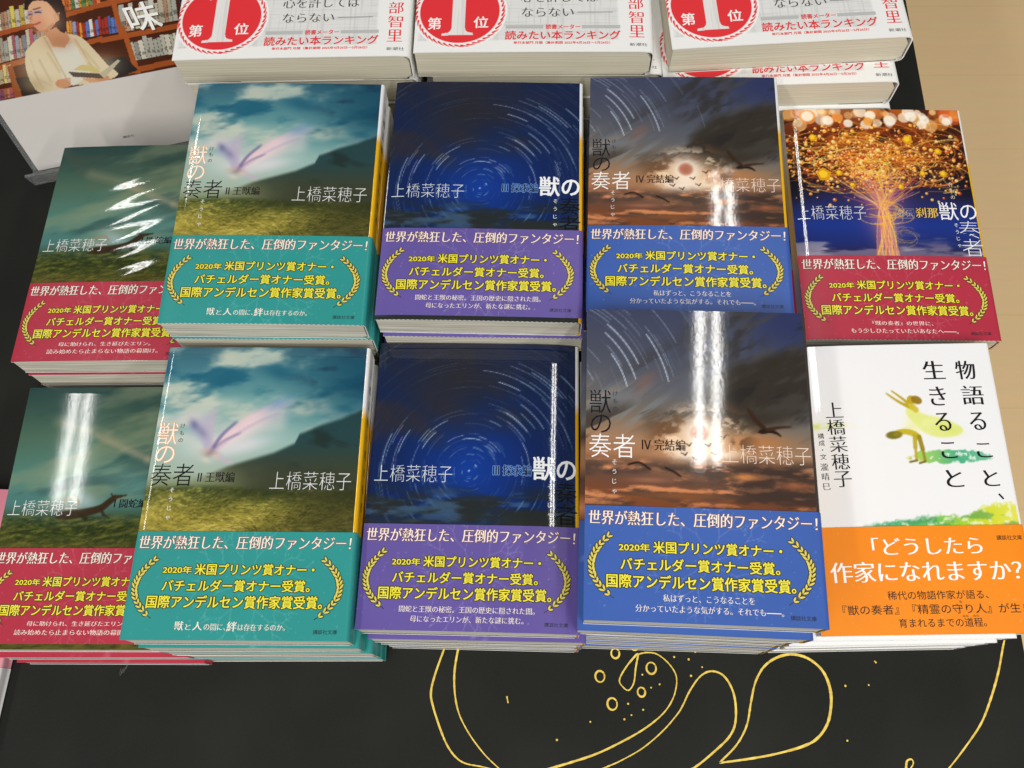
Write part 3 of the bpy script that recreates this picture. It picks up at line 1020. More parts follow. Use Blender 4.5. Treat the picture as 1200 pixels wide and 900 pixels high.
def sheet(mb, sh, can, off, v0, spine_cols, ink=None, rim=(0.75, 0.75, 0.75), fore_rim=None, rim_mat=0, thick=TH, coarse=1, back_col=None):
    """front face + rounded spine + back of a jacket or band, as wrapped paper with its own thickness"""
    W, H, T = sh.W, sh.H, sh.T
    img = lin(can.img)[::coarse, ::coarse]
    U, V = can.U[::coarse, ::coarse], can.V[::coarse, ::coarse] + v0
    if can.U.shape[0] % coarse != 1 and coarse > 1:
        pass
    scale = (W - sh.r) / U.max()
    Uq = U * scale
    X = lambda u: (u - W / 2) * MM
    Y = lambda v: (v - H / 2) * MM
    Z = T + off + sh.s(Uq, V)
    mb.grid(np.stack([X(Uq), Y(V), Z * MM], -1), img)
    va, vb = V.min(), V.max()
    # spine
    prof = wrap(sh, off, va, vb)
    vs = np.linspace(va, vb, 24)
    zs0 = float(sh.s(W - sh.r))
    P = np.zeros((len(vs), len(prof), 3))
    Cc = np.zeros((len(vs), len(prof), 3))
    for j, (u, z) in enumerate(prof):
        zz = z + zs0 * np.clip(z / T, 0, 1)
        P[:, j, 0], P[:, j, 1], P[:, j, 2] = X(u), Y(vs), zz * MM
        fr = j / (len(prof) - 1)
        for i, v in enumerate(vs):
            Cc[i, j] = spine_cols(v, j) if j > 0 else spine_cols(v, 1)
    mb.grid(P, Cc)
    # back
    b = [(X(0.6), Y(va), 0.02 * MM), (X(W - sh.r), Y(va), 0.02 * MM), (X(W - sh.r), Y(vb), 0.02 * MM), (X(0.6), Y(vb), 0.02 * MM)]
    mb.add(b, [(0, 3, 2, 1)], S(215, 215, 212) if back_col is None else back_col)
    # rims: bottom, top, fore-edge
    us = Uq[0]
    for v, flip in ((va, False), (vb, True)):
        zt = T + off + sh.s(us, v)
        top = np.stack([X(us), np.full_like(us, Y(v)), zt * MM], -1)
        bot = top.copy()
        bot[:, 2] -= thick * MM
        mb.grid(np.stack([bot, top]), rim, rim_mat, False, flip)
        # thickness of the wrapped spine sheet seen end on
        pr = [(u, z + zs0 * np.clip(z / T, 0, 1)) for u, z in prof]
        cu_ = W - sh.r - 1.5
        o_ = np.array([(X(u), Y(v), z * MM) for u, z in pr])
        i_ = np.array([(X(u - thick * 0.9 * (u - cu_) / (W - cu_)), Y(v), (z + (T / 2 - z) / (T / 2) * thick) * MM) for u, z in pr])
        mb.grid(np.stack([o_, i_]), rim, 0, False, flip)
    vs2 = V[:, 0]
    top = np.stack([np.full_like(vs2, X(0)), Y(vs2), (T + off + sh.s(np.zeros_like(vs2), vs2)) * MM], -1)
    bot = top.copy()
    bot[:, 2] -= thick * MM
    fr = rim if fore_rim is None else np.array([fore_rim(v) for v in np.concatenate([vs2, vs2])])
    mb.grid(np.stack([top, bot]), fr, 0, False)
    # rear board edge
    if thick > 0.3:
        mb.box(X(0.6), X(W - sh.r), Y(va), Y(va) + 0.0002, 0.03 * MM, thick * MM, rim)
        mb.box(X(0.6), X(0.8), Y(va) + 0.0003, Y(vb), 0.03 * MM, thick * MM, rim)
    if ink is not None:
        for Vv, F, col, lift in ink.items:
            u, v = Vv[:, 0], Vv[:, 1] + v0
            ok = u.max() < W + 3
            uq = np.clip(u, 0.1, W - sh.r * 0.3)
            z = T + off + sh.s(uq, v) + lift
            mb.add(np.stack([X(uq), Y(v), z * MM], -1), F, col)


def page_mesh(sh, mat, recess=0.5, round_end=3.0):
    """paper block following the bend of the cover, rounded towards the spine"""
    W, H, T = sh.W, sh.H, sh.T
    us = np.linspace(0.6, W - 1.2, 40)
    q = np.clip((us - (W - 1.2 - round_end)) / round_end, 0, 1)
    inset = (1 - np.sqrt(np.clip(1 - q * q, 0, 1))) * min(round_end, T * 0.35)
    zt = T - TH - 0.03 - sh.wave + sh.s(us, 0.0) - inset
    zb = np.full_like(us, TH + 0.05) + inset * 0.6
    mb = MB()
    ya, yb = (recess - H / 2) * MM, (H / 2 - recess) * MM
    x = (us - W / 2) * MM
    n = len(us)
    for y, flip in ((ya, False), (yb, True)):
        mb.grid(np.stack([np.stack([x, np.full(n, y), zb * MM], -1), np.stack([x, np.full(n, y), zt * MM], -1)]), (0.6, 0.6, 0.55), 0, False, flip)
    rows = [np.stack([x, np.full(n, ya + (yb - ya) * t), np.minimum(zt, zt + sh.s(us, H * t) - sh.s(us, 0.0) - (0.25 if 0 < t < 1 else 0)) * MM], -1) for t in np.linspace(0, 1, 15)]
    T0 = rows[0]
    T1 = rows[-1]
    mb.grid(np.stack(rows), (0.6, 0.6, 0.55))
    B0 = np.stack([x, np.full(n, ya), zb * MM], -1)
    B1 = np.stack([x, np.full(n, yb), zb * MM], -1)
    mb.grid(np.stack([B0, B1]), (0.6, 0.6, 0.55), 0, True, True)
    for i, flip in ((0, True), (n - 1, False)):
        mb.grid(np.array([[B0[i], B1[i]], [T0[i], T1[i]]]), (0.6, 0.6, 0.55), 0, False, flip)
    return mb.mesh("page_block", [mat])


WHITE, YEL, DARK = S(232, 232, 234), S(232, 178, 18), S(34, 30, 30)
YTXT, YHALO = S(244, 232, 60), S(58, 52, 30)
CREAM, BROWN = S(250, 238, 226), S(120, 66, 56)


def spine_yellow(v, j):
    return WHITE if v > 113 else YEL


def band_ink(subs, head_x=(1.8, 102.4)):
    k = Ink()
    k.text("世界が熱狂した、圧倒的ファンタジー！", head_x[0], head_x[1] + 0.6, 41.9, 48.3, CREAM, SERIF_B, 0.06, halo=BROWN, hw=0.22)
    k.text("2020年", 15.2, 28.8, 30.3, 33.8, YTXT, BOLD, halo=YHALO, hw=0.4)
    k.text("米国プリンツ賞オナー・", 30.4, 86.6, 29.7, 35.0, YTXT, BOLD, halo=YHALO, hw=0.44)
    k.text("バチェルダー賞オナー受賞。", 16.0, 85.2, 22.0, 27.4, YTXT, BOLD, halo=YHALO, hw=0.44)
    k.text("国際アンデルセン賞作家賞受賞。", 9.8, 91.6, 14.3, 20.2, YTXT, BOLD, halo=YHALO, hw=0.44)
    gold, dk = S(226, 208, 92), S(52, 52, 32)
    k.laurel((10.6, 36.8), (-5.2, 22.5), (13.0, 9.6), -1, gold, dk)
    k.laurel((91.4, 36.8), (108.0, 22.5), (88.4, 9.4), 1, gold, dk)
    for s_, x0, x1, y0, y1 in subs:
        k.text(s_, x0, x1, y0, y1, CREAM, SERIF, halo=None)
    k.text("講談社文庫", 88.6, 99.6, 3.0, 5.0, S(40, 44, 52), GOTHIC)
    return k


def title_left(k, c1, h1, c2, c3, furi1, furi2):
    k.text("獣", 1.6, 11.6, 94.4, 106.0, c1, LIGHT, halo=h1, hw=0.3)
    k.text("の", 2.2, 11.6, 84.8, 93.6, c1, LIGHT, halo=h1, hw=0.3)
    k.text("奏者", 1.6, 22.6, 73.0, 84.4, c2, LIGHT)
    k.vtext("けもの", 13.6, 106.0, 94.6, 2.5, furi1)
    k.vtext("そうじゃ", 13.2, 73.0, 55.0, 2.6, furi2)


def ink_for(kind):
    k = Ink()
    W_, BLK = S(238, 238, 240), S(26, 24, 26)
    if kind == 'meadow':
        k.text("上橋菜穂子", 2.5, 41.5, 71.6, 80.4, W_, THIN)
        k.text("Ⅰ 闘蛇編", 62.0, 80.5, 76.0, 81.0, BLK, SERIF_B)
        k.text("獣の", 82.2, 103.3, 73.8, 85.7, W_, GOTHIC)
        k.text("奏", 92.8, 103.6, 62.6, 73.0, BLK, GOTHIC)
        k.text("者", 92.8, 103.8, 51.8, 62.2, BLK, GOTHIC)
    elif kind == 'wing':
        title_left(k, S(252, 246, 236), S(232, 176, 120), BLK, None, S(60, 50, 50), S(240, 240, 236))
        k.text("Ⅱ 王獣編", 25.0, 43.0, 75.0, 80.2, S(40, 38, 40), SERIF_B)
        k.text("上橋菜穂子", 60.7, 100.4, 71.4, 80.6, S(226, 228, 226), THIN)
    elif kind == 'trails':
        k.text("上橋菜穂子", 2.9, 41.9, 71.8, 80.6, S(214, 222, 230), THIN)
        k.text("Ⅲ 探求編", 62.2, 81.0, 75.8, 81.2, S(22, 26, 50), SERIF_B, halo=S(104, 146, 212), hw=0.3)
        k.text("獣の", 82.0, 103.3, 73.8, 85.8, S(244, 246, 250), BOLD)
        k.text("奏", 92.8, 103.7, 62.4, 73.2, S(18, 18, 22), GOTHIC)
        k.text("者", 92.8, 103.9, 51.6, 62.0, S(18, 18, 22), GOTHIC)
        k.vtext("けもの", 92.4, 95.8, 86.4, 2.3, S(80, 96, 136))
        k.vtext("そうじゃ", 90.6, 72.8, 54.0, 2.6, W_)
    elif kind == 'eclipse':
        title_left(k, S(24, 26, 34), None, S(248, 248, 248), None, S(52, 56, 74), S(236, 236, 236))
        k.text("Ⅳ 完結編", 25.9, 45.6, 77.0, 82.4, S(40, 30, 28), SERIF_B)
        k.text("上橋菜穂子", 62.5, 102.5, 72.0, 80.8, S(240, 220, 206), THIN)
    elif kind == 'tree':
        k.text("上橋菜穂子", 2.2, 40.8, 73.4, 82.4, S(226, 230, 238), THIN)
        P = [(57.8, 74.6), (68.0, 74.6), (68.0, 80.6), (57.8, 80.6)]
        k.strip(P + [P[0]], 0.35, S(150, 140, 150), 0.08)
        k.text("外伝", 58.8, 67.2, 75.5, 79.8, S(180, 172, 180), SERIF)
        k.text("刹那", 69.0, 81.6, 75.0, 81.4, S(228, 190, 96), SERIF_B, halo=S(40, 24, 12), hw=0.25)
        k.text("獣の", 82.4, 103.6, 73.6, 85.2, S(246, 247, 250), GOTHIC)
        k.text("奏", 92.2, 103.6, 62.2, 73.2, S(240, 242, 246), THIN)
        k.text("者", 92.2, 103.8, 51.0, 61.8, S(240, 242, 246), THIN)
        k.vtext("けもの", 91.6, 98.4, 86.4, 2.6, S(230, 220, 210))
        k.vtext("そうじゃ", 90.8, 72.4, 55.4, 2.6, W_)
    elif kind == 'water':
        B2 = S(30, 30, 32)
        B = lambda s_, x0, x1, y0, y1: k.text(s_, x0, x1, y0, y1, B2, SERIF_B)
        for q in (("物", 85.0, 95.0, 128.0, 138.2), ("語", 86.0, 97.0, 114.2, 124.4), ("る", 87.6, 95.6, 100.6, 110.0), ("こ", 88.6, 96.0, 86.2, 93.6), ("と", 89.6, 97.0, 71.4, 79.6), ("、", 95.4, 97.8, 64.6, 67.6),
                  ("生", 68.0, 79.0, 128.4, 138.4), ("き", 69.4, 77.6, 114.0, 124.2), ("る", 69.8, 77.8, 100.4, 110.0), ("こ", 70.6, 78.2, 86.0, 94.4), ("と", 70.8, 79.0, 71.2, 80.0)):
            B(*q)
        for i, ch in enumerate("上橋菜穂子"):
            y = 112.6 - i * 9.1
            k.text(ch, 14.8, 23.6, y - 4.0, y + 4.2, B2, SERIF)
        k.vtext("構成・文", 11.0, 100.6, 86.0, 3.0, B2)
        k.vtext("瀧晴巳", 10.9, 85.0, 70.0, 3.8, B2, SERIF)
    return k


def orange_ink():
    k = Ink()
    B2, W_ = S(40, 26, 20), S(252, 250, 246)
    k.text("「どうしたら", 29.0, 82.5, 38.0, 46.4, W_, SERIF_B)
    k.text("作家になれますか？", 7.6, 99.8, 25.0, 34.8, W_, SERIF_B)
    k.text("稀代の物語作家が語る、", 33.2, 81.5, 16.4, 20.6, B2, GOTHIC)
    k.text("『獣の奏者』『精霊の守り人』が生ま", 11.0, 101.0, 9.6, 14.2, B2, GOTHIC)
    k.text("育まれるまでの道程。", 36.8, 78.4, 3.4, 7.6, B2, GOTHIC)
    k.text("講談社文庫", 90.4, 103.0, 44.4, 46.8, B2, GOTHIC)
    k.text("も", 67.0, 68.4, 14.6, 15.8, B2)
    k.text("みち", 67.6, 70.2, 7.9, 8.9, B2)
    k.text("のり", 72.6, 75.2, 7.9, 8.9, B2)
    return k


def white_band():
    """white band with a red number-one badge"""
    W, H = 134.0, 70.0
    k = Canvas(W, H, 0.33)
    U, V = k.U, k.V
    k.fill((240, 240, 238))
    n = fbm(U, V, 0.9, 30, 131, 3)
    m = fbm(U, V, 30, 0.9, 133, 3)
    pan = sm(V, 7.5, 9.0) * sm(U, 1.5, 3) * sm(U, 118, 116)
    k.mix(pan * 0.8, (222, 222, 220))
    k.mix(pan * sm(n, 0.52, 0.75) * 0.5, (196, 196, 196))
    k.mix(pan * sm(m, 0.52, 0.75) * 0.5, (198, 198, 198))
    I = Ink()
    red, q = S(228, 44, 52), 1.0
    cx, cy, R = 25.6, 29.6, 23.2
    k.disc(cx, cy, 27.6, (244, 244, 242), 1.0, 0.3)
    rr = np.random.RandomState(3)
    for i in range(46):             # broken fringe of slanted strokes round the badge
        a = i * 2 * math.pi / 46
        L = 3.2 + 1.2 * rr.rand()
        t = np.linspace(0, 1, 6)
        rad = R + 1.5 + 1.4 * t + 0.5 * rr.rand()
        an = a + t * L / 25.0
        k.stroke(np.stack([cx + rad * np.cos(an), cy + rad * np.sin(an)], -1), 1.15, (228, 44, 52), 1.0, 0.3, 0.35)
    k.disc(cx, cy, R, (228, 44, 52), 1.0, 0.3)
    pale = np.array([232, 230, 228])
    k.poly([(15.6, 11.8), (33.8, 12.2), (33.4, 13.6), (31.0, 14.0), (29.6, 15.0), (29.0, 17.0), (28.8, 49.0), (21.4, 49.0), (16.8, 44.6), (17.0, 43.0), (21.3, 45.0), (21.2, 17.0), (20.6, 15.0), (19.2, 13.8), (15.8, 13.2)], pale)
    one = (k.U > 15) & (k.U < 34) & (k.V > 11.5) & (k.V < 49) & (k.img[..., 1] > 0.8)
    k.mix(one * sm(n, 0.5, 0.75) * 0.5, (204, 200, 198))
    I.text("第", 7.4, 15.0, 16.2, 24.8, S(248, 246, 244), BOLD)
    I.text("位", 33.8, 42.0, 17.0, 25.2, S(248, 246, 244), BOLD)
    gt = S(70, 70, 72)
    I.text("心を許しては", 60.6, 105.0, 35.6, 43.4, gt, SERIF)
    I.text("ならない", 61.2, 91.0, 25.0, 31.6, gt, SERIF)
    I.strip([(93.2, 28.2), (113.6, 28.2)], 0.35, gt)
    for x0, x1 in ((52.2, 73.6), (95.6, 117.4)):
        I.poly([(x0, 16.4), (x1, 16.4), (x1, 18.8), (x0, 18.8)], S(186, 188, 188), 0.06)
    I.text("読書メーター", 75.0, 94.6, 15.9, 19.3, red, BOLD)
    I.text("読みたい本ランキング", 52.0, 117.4, 8.4, 14.8, red, BOLD, 0.03)
    I.text("単行本部門 月間（集計期間 2025年4月26日～5月26日）", 56.8, 111.4, 5.2, 7.2, red, BOLD)
    for i, ch in enumerate("阿部智里"):
        I.text(ch, 122.4, 131.0, 40.6 - 10.2 * i, 49.2 - 10.2 * i, red, SERIF)
    I.text("新潮社", 122.4, 132.4, 3.7, 6.0, gt, GOTHIC)
    return k, I


# cover art is painted once
ART = {'meadow': art_meadow_beast(), 'wing': art_mountain_wing(), 'trails': art_star_trails(), 'eclipse': art_eclipse(), 'tree': art_golden_tree(), 'water': art_watercolour()}
for n_, gm_ in (('meadow', 1.12), ('wing', 1.16), ('eclipse', 1.16), ('trails', 1.06)):
    ART[n_].img = np.clip(ART[n_].img, 0, 1) ** gm_
INK = {n: ink_for(n) for n in ART}
CRIMSON, TEAL, PURPLE, BLUE, ORANGE = (176, 44, 66), (40, 146, 142), (98, 82, 158), (54, 92, 172), (242, 136, 8)
BAND = {'meadow': (CRIMSON, art_band(CRIMSON, 201), band_ink([("母に助けられ、生き延びたエリン。", 26, 79, 9.0, 11.6), ("読み始めたら止まらない物語の幕開け。", 20, 84, 4.4, 7.2)])),
        'wing': (TEAL, art_band(TEAL, 202), None),
        'trails': (PURPLE, art_band(PURPLE, 203), band_ink([("闘蛇と王獣の秘密。王国の歴史に隠された闇。", 20.2, 84.0, 8.4, 11.4), ("母になったエリンが、新たな謎に挑む。", 25.8, 78.8, 3.9, 6.9)])),
        'eclipse': (BLUE, art_band(BLUE, 204), band_ink([("私はずっと、こうなることを", 34.3, 73.6, 8.9, 12.0), ("分かっていたような気がする。それでも――。", 22.3, 85.8, 4.3, 7.4)])),
        'tree': (CRIMSON, art_band(CRIMSON, 205), band_ink([("『獣の奏者』の世界に、", 36.2, 69.0, 8.2, 10.8), ("もう少しひたっていたいあなたへ――。", 24.3, 82.0, 3.6, 6.4)])),
        'water': (ORANGE, art_band(ORANGE, 206, False, BW, 52.0), orange_ink())}
kk = band_ink([])
for s_, x0, x1, y0, y1 in (("獣", 24.6, 28.6, 4.3, 8.4), ("と", 29.6, 32.2, 4.6, 7.2), ("人", 33.0, 37.4, 4.4, 8.2), ("の間に、", 38.2, 48.2, 4.4, 7.4), ("絆", 48.8, 53.2, 4.0, 8.4), ("は存在するのか。", 53.9, 75.6, 4.4, 7.4)):
    kk.text(s_, x0, x1, y0, y1, CREAM, SERIF_B if s_ in "獣人絆" else SERIF)
BAND['wing'] = (TEAL, BAND['wing'][1], kk)
WB_CAN, WB_INK = white_band()



def build_parts(kind, sh, band_v0=0.0, full=True, rim_mat=0, flap=False):
    """meshes of one book: jacket, belly band, page block"""
    can = ART[kind]
    co = 1 if full else 14
    mb = MB()
    rim = S(226, 228, 230)
    fore = None
    if flap:
        fore = lambda v: WHITE if v > 113 else YEL
    spine = spine_yellow if kind != 'water' else (lambda v, j: S(238, 238, 240))
    if flap:
        spine = lambda v, j: S(64, 56, 54) if j < 5 else spine_yellow(v, j)
    sheet(mb, sh, can, 0.0, 0.0, spine, INK[kind] if full else None, rim, fore, rim_mat, TH, co)
    if full and kind != 'water':
        sp = Ink()
        sp.vtext("上橋菜穂子獣の奏者", 0, 140, 60, 5.0, DARK, SERIF_B)
        for Vv, F, col, lift in sp.items:
            zc = sh.T * 0.56
            mb.add(np.stack([np.full(len(Vv), (sh.W / 2 + 0.05) * MM), (Vv[:, 1] - sh.H / 2) * MM, (zc - Vv[:, 0]) * MM], -1), F, col)
    jk = mb.mesh("jacket", [M_GLOSS, M_STRIPE])
    c, bc, ink = BAND[kind]
    mb = MB()
    cl = S(*c)
    sheet(mb, sh, bc, 0.32, band_v0, lambda v, j: cl, ink if full else None, cl * 0.9 + 0.08, None, 0, 0.3, 1 if full else 5, cl)
    if full:
        sp = Ink()
        sp.vtext("圧倒的ファンタジー", 0, 48, 8, 4.0, S(60, 60, 60), SERIF)
        for Vv, F, col, lift in sp.items:
            zc = sh.T * 0.56
            mb.add(np.stack([np.full(len(Vv), (sh.W / 2 + 0.28) * MM), (Vv[:, 1] + band_v0 - sh.H / 2) * MM, (zc - Vv[:, 0]) * MM], -1), F, col)
    bd = mb.mesh("belly_band", [M_BAND])
    return jk, bd, page_mesh(sh, M_PAGES)


def place(parts, name, M4, label, group):
    root = bpy.data.objects.new(name, None)
    root.empty_display_size = 0.02
    COL.objects.link(root)
    root.matrix_world = M4
    tag(root, label, "book", group)
    for nm, me in zip(("jacket", "belly_band", "page_block"), parts):
        link(nm, me, root)
    return root


def pose(x, y, z, th, tx, ty):
    c, s_ = math.cos(th), math.sin(th)
    ex = Vector((c, s_, tx)).normalized()
    ey = Vector((-s_, c, ty))
    ey = (ey - ex * ey.dot(ex)).normalized()
    ez = ex.cross(ey)
    m = Matrix.Identity(4)
    for i in range(3):
        m[i][0], m[i][1], m[i][2] = ex[i], ey[i], ez[i]
    m.translation = Vector((x, y, z)) * MM
    return m


def stack(kind, x, y, ztop, deg, tx, ty, n, top_label, seen, hidden_label, group, shp=None, band_v0=0.0, offs=(), rim_mat=0, flap=False, drift=(0, 0), low_v0=0.0):
    """n books, the top one as printed; offs[k] shifts the k-th book below it"""
    step = ztop / n
    sh = Shape(BW, BH, step - 0.5, **(shp or {}))
    low = Shape(BW, BH, step - 0.5, droop=0.2, bulge=0.0)
    top_parts = build_parts(kind, sh, band_v0, True, rim_mat, flap)
    low_parts = build_parts(kind, low, low_v0, False, rim_mat)
    r = random.Random(kind + str(x))
    th = math.radians(deg)
    for k in range(n):
        f = 1 - k / max(n - 1, 1)
        if k == 0:
            dx = dy = dr = 0
        elif k - 1 < len(offs):
            dx, dy, dr = offs[k - 1]
        else:
            dx, dy, dr = drift[0] + r.uniform(-0.8, 0.8), drift[1] + r.uniform(-0.6, 0.6), r.uniform(-0.5, 0.5)
        m = pose(x + dx, y + dy, ztop - (k + 1) * step + 0.05, th + math.radians(dr), tx * f, ty * f)
        lab = top_label if k == 0 else (seen[k - 1] if k - 1 < len(seen) else hidden_label)
        place(top_parts if k == 0 else low_parts, "paperback_book", m, lab, group)


# ------------------------------------------------------------------ setting: floor, table
mb = MB()
mb.add([(-4, -4, -0.745), (4, -4, -0.745), (4, 5, -0.745), (-4, 5, -0.745)], [(0, 1, 2, 3)], (0.4, 0.3, 0.2))
fm, nt, p = nodes_of("beige_floor_tiles")
tc = nt.nodes.new("ShaderNodeTexCoord")
mp = nt.nodes.new("ShaderNodeMapping")
mp.inputs["Rotation"].default_value = (0, 0, math.radians(4.5))
nt.links.new(tc.outputs["Object"], mp.inputs["Vector"])
br = nt.nodes.new("ShaderNodeTexBrick")
br.inputs["Scale"].default_value = 1.0
br.inputs["Brick Width"].default_value = 0.92
br.inputs["Row Height"].default_value = 0.153
br.inputs["Mortar Size"].default_value = 0.0016
br.inputs["Mortar Smooth"].default_value = 0.6
br.inputs["Color1"].default_value = (*S(250, 216, 164), 1)
br.inputs["Color2"].default_value = (*S(248, 214, 162), 1)
br.inputs["Mortar"].default_value = (*S(243, 209, 157), 1)
nt.links.new(mp.outputs["Vector"], br.inputs["Vector"])
ns = nt.nodes.new("ShaderNodeTexNoise")
ns.inputs["Scale"].default_value = 9.0
ns.inputs["Detail"].default_value = 8.0
mp2 = nt.nodes.new("ShaderNodeMapping")
mp2.inputs["Scale"].default_value = (1.0, 9.0, 1.0)
nt.links.new(mp.outputs["Vector"], mp2.inputs["Vector"])
nt.links.new(mp2.outputs["Vector"], ns.inputs["Vector"])
mxn = nt.nodes.new("ShaderNodeMixRGB")
mxn.blend_type = 'MULTIPLY'
mxn.inputs[0].default_value = 0.10
nt.links.new(br.outputs["Color"], mxn.inputs[1])
nt.links.new(ns.outputs["Color"], mxn.inputs[2])
nt.links.new(mxn.outputs[0], p.inputs["Base Color"])
p.inputs["Roughness"].default_value = 0.42
floor = link("floor", mb.mesh("floor", [fm]))
floor["kind"] = "structure"


def edge_x(y):
    return 304 + 0.0825 * (y - 392)


table = bpy.data.objects.new("display_table", None)
COL.objects.link(table)
tag(table, "black display table top with gold marker drawing under all the books", "table")
mb = MB()
y0, y1, xl = -420.0, 900.0, -950.0
o_ = [(xl, y0), (edge_x(y0), y0), (edge_x(y1), y1), (xl, y1)]
v = [(a * MM, b * MM, z) for z in (-0.018, 0.0) for a, b in o_]
mb.add(v, [(3, 2, 1, 0), (4, 5, 6, 7), (0, 1, 5, 4), (1, 2, 6, 5), (2, 3, 7, 6), (3, 0, 4, 7)], S(36, 37, 35))
GOLD = [
 [(-46.7, 52.2), (-48.5, 47.6), (-54.1, 34.2), (-56.8, 24.4), (-55.6, 16.3), (-51.9, 4.3), (-48.4, -3.9), (-44.0, -9.8), (-38.7, -13.1), (-29.4, -15.4), (-14.5, -20.1)],
 [(-39.0, 51.7), (-40.6, 47.1), (-43.2, 35.0), (-43.5, 23.1), (-41.6, 12.4), (-36.5, 1.8), (-29.1, -8.6), (-22.1, -15.8), (-15.5, -21.8)],
 [(60.2, 37.3), (58.7, 36.8), (52.2, 30.4), (48.2, 24.3), (49.7, 20.6), (52.7, 18.6), (56.0, 22.4), (57.9, 30.0), (60.2, 37.3)],
 [(58.7, 36.8), (60.2, 37.3), (65.1, 37.9), (70.7, 36.6), (76.3, 31.5), (79.6, 25.4), (79.3, 19.5), (76.1, 12.1), (69.9, 5.2), (59.8, -1.3), (48.2, -6.6), (32.2, -12.5), (16.7, -16.2), (8.7, -17.8), (-5.4, -20.7)],
 [(26.6, -22.7), (36.1, -19.6), (44.1, -17.0), (56.9, -11.4), (68.8, -3.5), (77.4, 4.1), (81.3, 8.7), (86.1, 15.9), (92.8, 23.1), (99.3, 25.6), (105.5, 23.2), (109.2, 16.7), (110.3, 8.6), (108.7, -1.7), (104.5, -8.5), (96.7, -14.5), (86.5, -21.1), (76.7, -25.9)],
 [(97.1, -21.3), (107.6, -13.0), (114.6, -3.6), (118.8, 8.0), (122.8, 18.0), (128.8, 25.9), (136.8, 30.4), (145.6, 31.6), (154.0, 28.8), (160.5, 22.3), (163.0, 14.0), (162.4, 5.2), (158.6, -5.0), (151.6, -12.4), (142.6, -16.1), (126.7, -19.0), (111.0, -20.5), (97.1, -21.3)],
 [(264.5, 31.4), (262.5, 27.4), (256.9, 15.2), (249.6, 2.3), (241.0, -10.3), (230.4, -20.9), (218.7, -31.2), (211.6, -36.2)],
 [(195.1, -32.2), (195.7, -29.7), (196.9, -26.7), (199.4, -26.1), (199.8, -28.3), (196.2, -32.2)],
 [(-14.8, 19.9), (-14.3, 16.3)], [(168.7, 35.0), (169.1, 32.7), (170.0, 31.7)], [(190.3, 25.1), (191.2, 23.9)]]
r = np.random.RandomState(8)
for i, pts in enumerate(GOLD):
    q = spline(pts, 9)
    n = len(q)
    base = 0.92 if n > 30 else 0.75
    if i == 5:
        base = 1.15
    wdt = base * (1 + 0.28 * np.sin(np.linspace(0, 5, n) + i) + 0.10 * r.randn(n))
    V2, F2 = ribbon(q, wdt)
    mb.add(np.column_stack([V2 * MM, np.full(len(V2), 0.00012 + 0.00001 * i)]), F2, (1, 1, 1), 1)
for (x, y, ra) in [(58.6, 42.4, 2.5), (47.4, 38.6, 2.4), (37.6, 26.9, 2.7), (66.5, 29.4, 2.8), (59.6, 17.2, 2.2), (42.9, 12.1, 2.8)]:
    t = np.linspace(0, 2 * math.pi + 0.1, 30)
    q = np.stack([x + ra * 0.95 * np.cos(t + 0.4), y + ra * 1.1 * np.sin(t + 0.4)], -1)
    V2, F2 = ribbon(q, 0.95 * (1 + 0.2 * np.sin(t + x)))
    mb.add(np.column_stack([V2 * MM, np.full(len(V2), 0.00011)]), F2, (1, 1, 1), 1)
for (x, y) in [(30.0, 3.7), (11.0, -4.3), (61.2, 26.3), (65.2, 19.2), (70.1, 20.6), (51.6, 11.6), (59.5, 8.0), (52.8, 5.7), (48.7, 3.8), (80.0, 34.5), (92.1, 36.4), (87.9, 32.7), (94.8, 28.1), (88.0, 23.9), (171.8, 13.1), (184.6, 12.7), (167.3, -14.7)]:
    t = np.linspace(0, 2 * math.pi, 9)[:-1]
    ra = 0.45 + 0.2 * r.rand()
    q = np.stack([x + ra * np.cos(t), y + ra * np.sin(t)], -1)
    mb.add(np.column_stack([q * MM, np.full(8, 0.0001)]), [tuple(range(8))], (1, 1, 1), 1)
for k in range(7):
    a, b = -232.5 + 0.6 * k, 44.5 + r.rand() * 2 + 0.5 * k
    V2, F2 = ribbon([(a, b), (a + 0.5, b + 1.0), (a + 0.8, b + 2.2 + r.rand())], 0.22)
    mb.add(np.column_stack([V2 * MM, np.full(len(V2), 0.00009 + 0.00001 * k)]), F2, (1, 1, 1), 2)
link("table_top", mb.mesh("table_top", [M_BOARD, M_GOLD, M_CHALK]), table)
mb = MB()
e0, e1 = edge_x(y0) - 30, edge_x(y1) - 30
o_ = [(xl + 20, y0 + 20), (e0, y0 + 20), (e1, y1 - 20), (xl + 20, y1 - 20)]
v = [(a * MM, b * MM, z) for z in (-0.744, -0.0181) for a, b in o_]
mb.add(v, [(3, 2, 1, 0), (4, 5, 6, 7), (0, 1, 5, 4), (1, 2, 6, 5), (2, 3, 7, 6), (3, 0, 4, 7)], S(36, 37, 35))
link("table_base", mb.mesh("table_base", [M_TABLE]), table)

